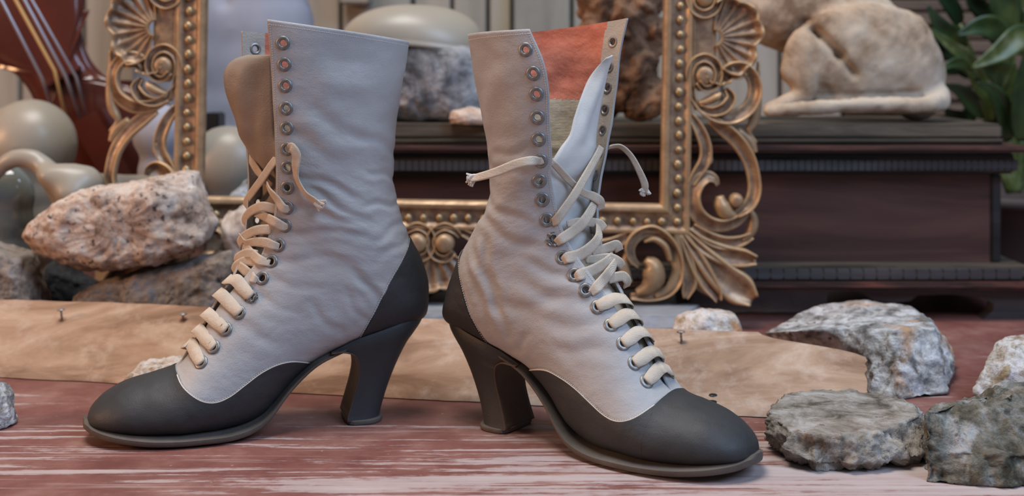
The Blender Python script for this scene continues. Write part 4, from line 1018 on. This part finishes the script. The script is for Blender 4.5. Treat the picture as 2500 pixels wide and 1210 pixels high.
# ------------------------------------------------------------------ cream vessels, glass, bust at the left
g = blob('clay_globe', [[(75,352,1.32,112,.9)],[(30,345,1.325,88,.9)],[(80,400,1.32,95,.9),(90,520,1.32,80,.9)],[(90,600,1.32,80,.9),(90,680,1.32,70,.9)]], 'cream_glaze', .004, 8); tag(g, 'large cream glazed globe at the left picture edge in front of the violin', 'sculpture', 'glazed globes at the left'); g.location.z = max(.0005, g.location.z)
g = blob('clay_drape', [[(-50,470,1.225,22),(-15,425,1.22,22),(30,388,1.215,24),(75,386,1.215,26),(112,412,1.215,28),(135,452,1.22,30),(160,490,1.225,32),(185,540,1.23,34)],
      [(120,430,1.20,32),(165,440,1.205,44),(205,446,1.21,46)],[(175,470,1.20,44),(235,474,1.235,54),(310,476,1.275,52),(390,470,1.285,48),(440,476,1.285,46)],[(150,440,1.23,34),(200,490,1.24,50)],[(290,560,1.285,60),(380,560,1.285,60)],[(300,560,1.285,60),(300,690,1.285,70)]], 'cream_glaze', .004, 12)
tag(g, 'flowing cream clay drape arching over the dark glass at the left', 'sculpture'); g.location.z = max(.0005, g.location.z)
g = blob('glass_bowl', [[(0,500,1.253,86,.6)],[(-4,560,1.253,88,.6)],[(-4,640,1.253,88,.6)],[(-4,720,1.253,84,.6)]], 'green_glass', .0035, 6); tag(g, 'dark green glass vessel under the arch of the cream drape', 'vessel'); g.location.z = max(.0005, g.location.z)
g = blob('clay_globe', [[(556,398,1.36,98,.8)],[(556,440,1.36,90,.7),(556,520,1.36,60,.8),(560,640,1.36,60,.8),(560,670,1.36,60,.8)]], 'cream_glaze', .004, 8); tag(g, 'cream glazed globe seen inside the gilt frame, left of the boots', 'sculpture', 'glazed globes at the left'); g.location.z = .0005
g = blob('clay_globe', [[(395,330,1.33,74,.8)],[(395,420,1.33,60,.8),(395,560,1.33,60,.8),(395,690,1.33,60,.8)]], 'white_plaster', .004, 8); tag(g, 'grey white globe behind the carved left side of the frame', 'sculpture', 'glazed globes at the left'); g.location.z = .0005
bx = box('block', pxx(496, 1.42), pxx(531, 1.42), 1.425, 1.46, .0005, pz(276, 1.42), 'ebony', None, .002); tag(bx, 'black block behind the left side of the gilt frame', 'block')
bu = blob('plaster_bust', [[(600,-60,1.62,150,.8),(605,60,1.62,140,.8),(600,180,1.62,150,.8),(590,280,1.62,190,.7),(585,420,1.62,215,.6),(585,560,1.62,215,.6),(585,630,1.62,180,.6)],
     [(750,-30,1.60,66),(788,4,1.60,38),(806,14,1.60,24)],[(740,20,1.60,50)],[(640,-150,1.62,160,.8)],[(740,-130,1.6,90,.8),(790,-110,1.6,45),(830,-130,1.6,26)],[(700,40,1.61,80,.8)],
     [(430,200,1.64,70),(410,300,1.64,80),(400,420,1.64,80)]], 'white_plaster', .005, 9, creases=[(505,25,560,62,10,.012,1.55),(520,0,545,20,8,.010,1.55),(520,90,545,180,18,.006,1.55),(640,-20,660,60,14,.004,1.55)])
tag(bu, 'large bluish white plaster bust with its chin above the left boot', 'bust'); bu.location.z = .0005

# ------------------------------------------------------------------ violin leaning at the left
vio = empty('violin', W(150, 300, 1.46)); tag(vio, 'red brown varnished violin behind the cream globe, four strings in view', 'violin')
ax = np.array([.49, .87]); pr = np.array([.87, -.49])            # along the strings (down) and across, in picture pixels
def vp(u, v_, d): return W(150+ax[0]*u+pr[0]*v_, 190+ax[1]*u+pr[1]*v_, d)-vio.location
half = [(-330,88),(-300,140),(-255,165),(-200,166),(-150,150),(-118,128),(-108,140),(-96,112),(-60,92),(-20,84),(20,86),(58,100),(84,128),(92,150),(104,140),(140,172),(190,196),(240,204),(290,190),(330,150),(352,90),(358,30)]
H = catmull(np.array(half, float), 4)
out = [(u, v_) for u, v_ in H]+[(u, -v_) for u, v_ in H[::-1]]
Vv, rings = [], []
for sc_, dd in ((1.0, 1.50), (1.0, 1.462), (1.015, 1.460), (1.015, 1.456), (.985, 1.4535), (.93, 1.4545), (.80, 1.4475), (.60, 1.4425), (.35, 1.4395), (.1, 1.4385)):
    for u, v_ in out: Vv.append(vp(u*sc_ if abs(sc_-1) > .001 else u, v_*sc_, dd))
n = len(out); F = gridf(10, n, cv=True)+[tuple(range(n)), tuple(range(9*n, 10*n))]
mesh_obj('body', Vv, F, 'violin_varnish', vio, recalc=True)
def vbox(name, u0, u1, v0, v1, d0, d1, mat):
    Vq = [vp(u, v_, d) for d in (d0, d1) for u, v_ in ((u0, v0), (u1, v0), (u1, v1), (u0, v1))]
    return mesh_obj(name, Vq, [(0,1,2,3),(7,6,5,4),(0,4,5,1),(1,5,6,2),(2,6,7,3),(3,7,4,0)], mat, vio, smooth=False, recalc=True)
vbox('bridge', -4, 3, -56, 56, 1.412, 1.446, 'violin_varnish'); vbox('tailpiece', 110, 330, -34, 34, 1.418, 1.428, 'violin_varnish')
for (x0, y0, x1, y1, x2, y2, mt, rr) in ((-2,-10,102,190,128,268,'string_steel',4.2),(27,-20,133,172,162,292,'string_gut',4.4),(52,-14,160,186,196,290,'string_steel',4.2),(72,-10,186,188,212,286,'string_steel',3.6)):
    P = [W(x0-60, y0-115, 1.405), W(x0, y0, 1.405), W(x1, y1, 1.405), W(x2, y2, 1.422)]
    simple_tube([np.array(p-vio.location) for p in P], rr*1.41/FPX, mt, 'string', vio)

# ------------------------------------------------------------------ plant at the right
plant = empty('potted_plant', (pxx(2470, 1.56), 1.56, 0)); tag(plant, 'green broad strap leaved plant standing behind the right end of the chest', 'plant')
def leaf(path, wpx, mat, d=1.52, fold=.25, name='leaf'):
    P = [W(x, y, d-.03*k/len(path)) for k, (x, y) in enumerate(path)]
    P = catmull([list(p) for p in P], 7); n = len(P); T = np.gradient(P, axis=0); T /= np.linalg.norm(T, axis=1, keepdims=True)
    Vv = []
    for i, (p, t) in enumerate(zip(P, T)):
        x = i/(n-1); wd = wpx*d/FPX/2*max(.04, (math.sin(math.pi*min(1, x**.75*.93+.07)))**.8)
        s_ = np.cross(t, [0, -1, 0]); s_ /= max(1e-6, np.linalg.norm(s_)); nn = np.cross(s_, t)
        for k in range(-3, 4): Vv.append(p+s_*wd*k/3+nn*fold*wd*(abs(k)/3)**1.3*(1)+nn*.05*wd*math.sin(x*9+k))
    o = mesh_obj(name, np.array(Vv)-np.array(plant.location), gridf(n, 7), mat, plant); md = o.modifiers.new('thick', 'SOLIDIFY'); md.thickness = .0012
    return o
def stem(path, r0, r1, d=1.53):
    P = catmull([list(W(x, y, d)) for x, y in path], 6); simple_tube(P-np.array(plant.location), np.linspace(r0, r1, len(P))*d/FPX, 'leaf_light', 'stem', plant)
leaf([(2420,300),(2405,235),(2367,153),(2320,110),(2252,58)], 42, 'leaf_light'); leaf([(2350,125),(2330,95),(2300,68),(2262,10)], 56, 'leaf_green', 1.53)
leaf([(2372,185),(2345,160),(2320,166),(2290,178)], 46, 'leaf_dark', 1.53); leaf([(2372,178),(2350,158),(2325,155),(2296,172)], 30, 'leaf_green', 1.51)
leaf([(2405,285),(2372,250),(2345,222),(2305,205)], 44, 'leaf_green'); leaf([(2462,345),(2452,280),(2430,225),(2386,200)], 44, 'leaf_green', 1.51)
leaf([(2425,310),(2412,250),(2396,210),(2380,188)], 40, 'leaf_light', 1.53); leaf([(2510,70),(2480,95),(2435,130),(2372,166)], 62, 'leaf_light', 1.48)
leaf([(2455,112),(2430,75),(2392,64),(2336,86)], 62, 'leaf_green', 1.51); leaf([(2462,90),(2452,20),(2440,-40),(2430,-110)], 78, 'leaf_green', 1.52)
leaf([(2494,345),(2496,270),(2500,200),(2506,120)], 62, 'leaf_green', 1.50); leaf([(2492,80),(2498,20),(2500,-60)], 34, 'leaf_light', 1.54)
leaf([(2475,225),(2450,190),(2425,172),(2384,168)], 74, 'leaf_green', 1.54); leaf([(2425,60),(2400,30),(2374,0),(2360,-40)], 48, 'leaf_dark', 1.55)
leaf([(2345,60),(2325,20),(2300,-10),(2270,-30)], 40, 'leaf_dark', 1.55); leaf([(2440,340),(2446,260),(2466,200),(2480,150)], 30, 'leaf_light', 1.53); leaf([(2530,300),(2535,200),(2520,100),(2500,20)], 60, 'leaf_green', 1.55)
leaf([(2395,230),(2360,285),(2330,282),(2300,262)], 40, 'leaf_dark', 1.56); leaf([(2340,120),(2310,130),(2280,110),(2255,96)], 36, 'leaf_dark', 1.56)
for pth, a, b_ in (([(2470,470),(2445,380),(2422,300)], 12, 8), ([(2475,470),(2470,400),(2462,340)], 14, 10), ([(2480,470),(2488,400),(2494,340)], 15, 11), ([(2465,470),(2430,380),(2404,284)], 9, 6), ([(2470,430),(2472,300),(2474,220)], 9, 6),
                   ([(2474,440),(2478,200),(2460,90)], 9, 6), ([(2478,440),(2500,240),(2508,72)], 9, 6), ([(2466,440),(2400,260),(2350,124)], 7, 4), ([(2474,430),(2466,220),(2454,110)], 8, 5), ([(2470,440),(2420,250),(2372,184)], 8, 5),
                   ([(2480,440),(2500,200),(2494,70)], 7, 4), ([(2470,430),(2450,160),(2424,58)], 7, 4), ([(2468,430),(2400,200),(2344,58)], 6, 4), ([(2490,460),(2520,380),(2530,295)], 9, 7), ([(2466,440),(2430,300),(2396,232)], 6, 4), ([(2466,440),(2410,240),(2340,122)], 6, 4)):
    stem(pth, a, b_, 1.535)
prof = [(0,0),(.075,0),(.080,.01),(.098,.085),(.106,.088),(.106,.10),(.096,.10),(.09,.085),(0,.082)]
mesh_obj('pot', [(r*math.cos(6.2832*k/32), r*math.sin(6.2832*k/32), z_+.0005) for r, z_ in prof for k in range(32)], gridf(len(prof), 32, cv=True), 'pot_clay', plant, recalc=True)

# ------------------------------------------------------------------ carved gilt frame
FD = 1.213; KF = FD/FPX; FX, FY = 1054.5, 490.0
fz0 = pz(738, FD)
frame = empty('picture_frame', W(FX, FY, FD)); tag(frame, 'empty carved gilt picture frame with beads, shells and scrolls behind the boots', 'picture frame')
RA = math.radians(1.0)
def fr(px, py):
    x, y = px-FX, py-FY; return (x*math.cos(RA)+y*math.sin(RA), -x*math.sin(RA)+y*math.cos(RA))       # into the frame's own axes (px)
def lc(u, w_, h_): return (u*KF, -h_*KF, -w_*KF)
frame.rotation_euler = (0, RA, 0)
IU, IB, IT = 557, -2, -830
PROF = [(0,-6),(0,6),(3,11),(9,15),(15,15),(20,12),(23,7),(27,6),(30,4),(54,4),(57,7),(62,11),(68,11),(72,8),(73,0),(73,-12),(0,-12)]
def moulding(c0, c1, o0, o1):
    Vv = []
    for (u, w_), (du, dw) in ((c0, o0), (c1, o1)):
        N_ = 1
        for a, h_ in PROF: Vv.append(lc(u+du*a, w_+dw*a, h_))
    n = len(PROF); Vm = []; K = 24
    for k in range(K+1):
        for i in range(n):
            a = np.array(Vv[i]); b_ = np.array(Vv[i+n]); p = a+(b_-a)*k/K; w2 = .0004*fbm((p[0]*8, i*.3, p[2]*8), 1.5, 3); Vm.append(p+np.array((w2, -abs(w2), w2)) if 0 < k < K else p)
    F = gridf(K+1, n, cv=True)+[tuple(range(n)), tuple(range(K*n, (K+1)*n))]
    return sharp(mesh_obj('moulding', Vm, F, 'gilt', frame, recalc=True), .6)
cr = [((-IU, IB), (-1, 1)), ((IU, IB), (1, 1)), ((IU, IT), (1, -1)), ((-IU, IT), (-1, -1))]
for i in range(4): moulding(cr[i][0], cr[(i+1) % 4][0], cr[i][1], cr[(i+1) % 4][1])
bmx = bmesh.new(); bmesh.ops.create_uvsphere(bmx, u_segments=14, v_segments=9, radius=1); bme = bpy.data.meshes.new('bead_mesh'); bmx.to_mesh(bme); bmx.free(); bme.shade_smooth(); bme.materials.append(MATS['gilt_bright'])
rb = random.Random(11)
def bead(u, w_, horiz):
    o = bpy.data.objects.new('bead', bme); COL.objects.link(o); o.parent = frame; o.location = lc(u+rb.uniform(-1.5, 1.5), w_+rb.uniform(-1, 1), 6)
    a = 9.5*rb.uniform(.92, 1.25); b_ = 9.6*rb.uniform(.92, 1.08)
    o.scale = ((a if horiz else b_)*KF, 9*KF, (b_ if horiz else a)*KF); return o
for k in range(34):
    u = -IU-42+(2*IU+84)*k/33
    bead(u, IB+42, True); bead(u, IT-42, True)
for k in range(1, 26):
    w_ = IB+42+(IT-IB-84)*k/26
    bead(-IU-42, w_, False); bead(IU+42, w_, False)
def scroll(path, h0=10, lip=1.0, base=-4, prof='groove', name='scroll', mir=False, per=6):
    """carved band: path of (px,py,half width[,height])"""
    Q = []
    for q in path:
        u, w_ = fr(q[0], q[1]); Q.append((-u if mir else u, w_, q[2]*1.16, q[3] if len(q) > 3 else h0))
    Q = catmull(np.array(Q, float), per); n = len(Q); T = np.gradient(Q[:, :2], axis=0); T /= np.maximum(np.linalg.norm(T, axis=1, keepdims=True), 1e-9); S_ = np.stack([-T[:, 1], T[:, 0]], 1)
    pf = {'groove': [(-1,0),(-1.02,.55),(-.92,.95),(-.74,1.0),(-.5,.62),(0,.42),(.5,.62),(.74,1.0),(.92,.95),(1.02,.55),(1,0)],
          'round': [(-1,0),(-.96,.35),(-.8,.65),(-.5,.9),(0,1),(.5,.9),(.8,.65),(.96,.35),(1,0)],
          'lean': [(-1,0),(-1.02,.8),(-.9,1.25),(-.7,1.2),(-.4,.75),(0,.5),(.4,.4),(.75,.55),(.95,.45),(1,0)]}[prof]
    Vv = []; c = len(pf)+1
    for q, s_ in zip(Q, S_):
        for x, h_ in pf: Vv.append(lc(q[0]+s_[0]*x*q[2], q[1]+s_[1]*x*q[2], base+h_*(q[3]-base)))
        Vv.append(lc(q[0], q[1], base-7))
    F = gridf(n, c, cv=True)+[tuple(range(c)), tuple(range((n-1)*c, n*c))]
    return mesh_obj(name, Vv, F, 'gilt', frame, recalc=True)
def button(px, py, r, h_, mir=False, name='scroll_button'):
    u, w_ = fr(px, py); u = -u if mir else u; Vv = []; K = 26
    for rr, hh in ((1, -6), (1.02, .25), (.93, .62), (.78, .86), (.5, .98), (.2, 1.0)):
        for k in range(K): Vv.append(lc(u+r*rr*math.cos(6.2832*k/K), w_+r*rr*math.sin(6.2832*k/K), hh*h_ if hh > -1 else hh))
    return mesh_obj(name, Vv, gridf(6, K, cv=True)+[tuple(range(K)), tuple(range(5*K, 6*K))], 'gilt', frame, recalc=True)
def shell(px, py, a0, a1, R, nrib, scal, mir=False, r0=18, h_=10, name='shell', dish=16):
    u0, w0 = fr(px, py); NA, NR = nrib*12, 22; top = []
    for i in range(NA+1):
        x = i/NA; a = math.radians(a0+(a1-a0)*x); Rr = R(math.degrees(a)); rip = math.cos(2*math.pi*nrib*x); sca = abs(math.sin(math.pi*x*scal))
        for j in range(NR+1):
            y = j/NR; rad = r0+(Rr*(1+.075*(sca-.6)*y**3)-r0)*y
            hh = h_+4.6*rip*(.3+.7*y)*(1-.55*smoothstep(.78, .95, y))-dish*math.sin(math.pi*y)*.45+16*float(smoothstep(.80, .97, y))-10*float(smoothstep(.965, 1, y))
            uu = u0+rad*math.cos(a); ww = w0+rad*math.sin(a); top.append((-uu if mir else uu, ww, hh))
    Vv = [lc(*p) for p in top]+[lc(p[0], p[1], min(p[2]-5, -4)) for p in top]; n0 = len(top)
    F = gridf(NA+1, NR+1)+[tuple(x+n0 for x in f[::-1]) for f in gridf(NA+1, NR+1)]
    for i in range(NA):
        for j in (0, NR): a = i*(NR+1)+j; F.append((a, a+NR+1, a+NR+1+n0, a+n0))
    for j in range(NR):
        for i in (0, NA): a = i*(NR+1)+j; F.append((a, a+1, a+1+n0, a+n0))
    return mesh_obj(name, Vv, F, 'gilt', frame, recalc=True)
for mir in (False, True):
    S_ = lambda p, **k: scroll(p, mir=mir, **k)
    shell(1742, 92, -88, 74, lambda a: np.interp(a, [-88,-60,-30,0,10,35,55,74], [92,112,124,118,106,116,112,84]), 10, 5, mir)
    shell(1735, 150, 18, 118, lambda a: np.interp(a, [18,40,60,90,118], [96,70,66,52,30]), 7, 5, mir, r0=8, h_=6, dish=6)
    S_([(1712,-70,30,2),(1712,20,32,3),(1712,110,32,3),(1714,190,26,2),(1716,222,10,0)], prof='round', name='back_plate')
    S_([(1688,-10,7),(1688,80,7),(1687,160,7),(1690,225,6),(1700,268,4)], h0=8)
    for yc, sgn_ in ((180, 1), (-4, -1)):
        S_([(1688,yc+sgn_*34,5,8),(1682,yc+sgn_*4,8,13),(1692,yc-sgn_*26,9,15),(1718,yc-sgn_*39,10,17),(1744,yc-sgn_*26,10,18),(1753,yc+sgn_*4,9,18),(1742,yc+sgn_*30,8,18),(1719,yc+sgn_*36,7,19),(1702,yc+sgn_*20,6,20)], prof='groove', name='volute')
        button(1721, yc+sgn_*4, 24, 17, mir)
    S_([(1768,208,6,4),(1764,190,10,8),(1780,168,12,14),(1812,166,13,18),(1836,190,13,20),(1842,226,14,20),(1826,262,14,19),(1792,284,15,18),(1752,284,14,16),(1716,266,10,12),(1692,240,6,9),(1681,222,2.5,8)], prof='lean')
    S_([(1772,216,5,16),(1782,238,11,24),(1766,262,13,26),(1736,272,11,20),(1706,262,7,12)], prof='groove', name='leaf')
    S_([(1757,226,5,22),(1748,236,10,26),(1728,246,9,20),(1706,252,5,12)], prof='round', name='leaf')
    S_([(1852,150,3,6),(1850,200,6,9),(1850,250,9,10),(1842,292,11,10),(1828,322,7,8),(1846,348,4,6)], prof='round', name='leaf')
    S_([(1686,282,8,8),(1708,318,12,12),(1722,358,13,13),(1720,392,13,12),(1700,424,11,12),(1686,448,9,12)], prof='groove')
    S_([(1732,372,4,8),(1734,392,6,9),(1726,402,3,8)], prof='round', name='leaf')
    S_([(1736,292,10,10),(1768,316,15,14),(1800,346,15,16),(1826,386,14,16),(1838,428,13,17),(1840,468,13,18),(1826,500,12,18),(1796,522,8,14)], prof='lean')
    S_([(1800,318,8,8),(1830,345,12,10),(1844,372,6,8)], prof='round', name='leaf')
    S_([(1752,452,4,8),(1744,436,9,12),(1724,430,13,16),(1700,446,16,19),(1688,478,17,20),(1696,514,17,20),(1722,540,16,18),(1758,550,14,16),(1796,540,12,13),(1828,512,8,10)], prof='lean')
    S_([(1756,478,9,18),(1760,500,17,26),(1774,520,17,24),(1794,528,10,14)], prof='round', name='leaf'); button(1796, 488, 17, 24, mir)
    S_([(1690,552,8,8),(1726,578,14,12),(1766,592,15,13),(1806,588,12,12),(1834,574,8,14)], prof='groove', name='leaf')
    S_([(1828,506,5,8),(1840,536,10,10),(1834,566,10,10),(1812,586,5,8)], prof='round', name='leaf')
    S_([(1660,558,14,4),(1700,612,44,6),(1740,652,58,7),(1778,686,48,6),(1800,704,30,4)], prof='round', name='back_plate')
    S_([(1668,556,8,8),(1714,596,17,14),(1770,622,22,15),(1812,628,20,20),(1844,632,10,26)], prof='groove', name='leaf')
    S_([(1664,562,8,8),(1716,624,22,16),(1764,674,32,17),(1806,706,34,20),(1836,730,16,28)], prof='groove', name='leaf')
    S_([(1664,566,8,8),(1698,632,19,15),(1726,684,20,17),(1744,712,15,20),(1752,732,7,24)], prof='groove', name='leaf')
    S_([(1656,570,8,8),(1672,634,18,13),(1682,684,18,14),(1676,710,12,16),(1672,726,5,18)], prof='groove', name='leaf')
    S_([(1650,560,8,8),(1656,620,13,12),(1652,672,13,13),(1634,704,11,13),(1600,722,8,12)], prof='round', name='leaf')
    S_([(1560,650,4,8),(1542,628,9,13),(1538,600,12,16),(1556,574,13,18),(1590,562,13,18),(1622,580,13,18),(1644,612,13,17),(1654,650,13,16),(1648,688,12,15),(1624,714,10,13),(1584,724,8,12),(1540,722,6,10)], prof='lean')
    S_([(1572,588,4,16),(1598,582,8,20),(1624,600,8,20),(1636,634,6,18)], prof='round', name='leaf')
    S_([(1576,632,7,20),(1592,648,20,30),(1596,678,24,30),(1580,702,16,22),(1554,714,7,12)], prof='round', name='leaf')
    S_([(1530,620,6,8),(1524,650,11,12),(1530,676,10,12),(1540,688,5,10)], prof='round', name='leaf')
    S_([(1540,572,10,8),(1490,596,15,12),(1440,600,14,12),(1390,584,8,9)], prof='groove', name='leaf')
    S_([(1400,560,8,8),(1330,590,16,12),(1250,600,16,12),(1180,590,12,12),(1130,566,8,9)], prof='groove')
    S_([(1124,576,5,10),(1108,560,8,14),(1084,552,9,15),(1058,566,9,16),(1050,594,9,16),(1062,622,9,17),(1088,630,8,18),(1108,614,7,19)], prof='groove', name='volute')
    button(1086, 592, 24, 26, mir)
shell(1052, 590, 28, 152, lambda a: np.interp(a, [28,60,90,120,152], [112,122,120,122,112]), 7, 5, False, r0=24, h_=6, dish=6)
S_ = None
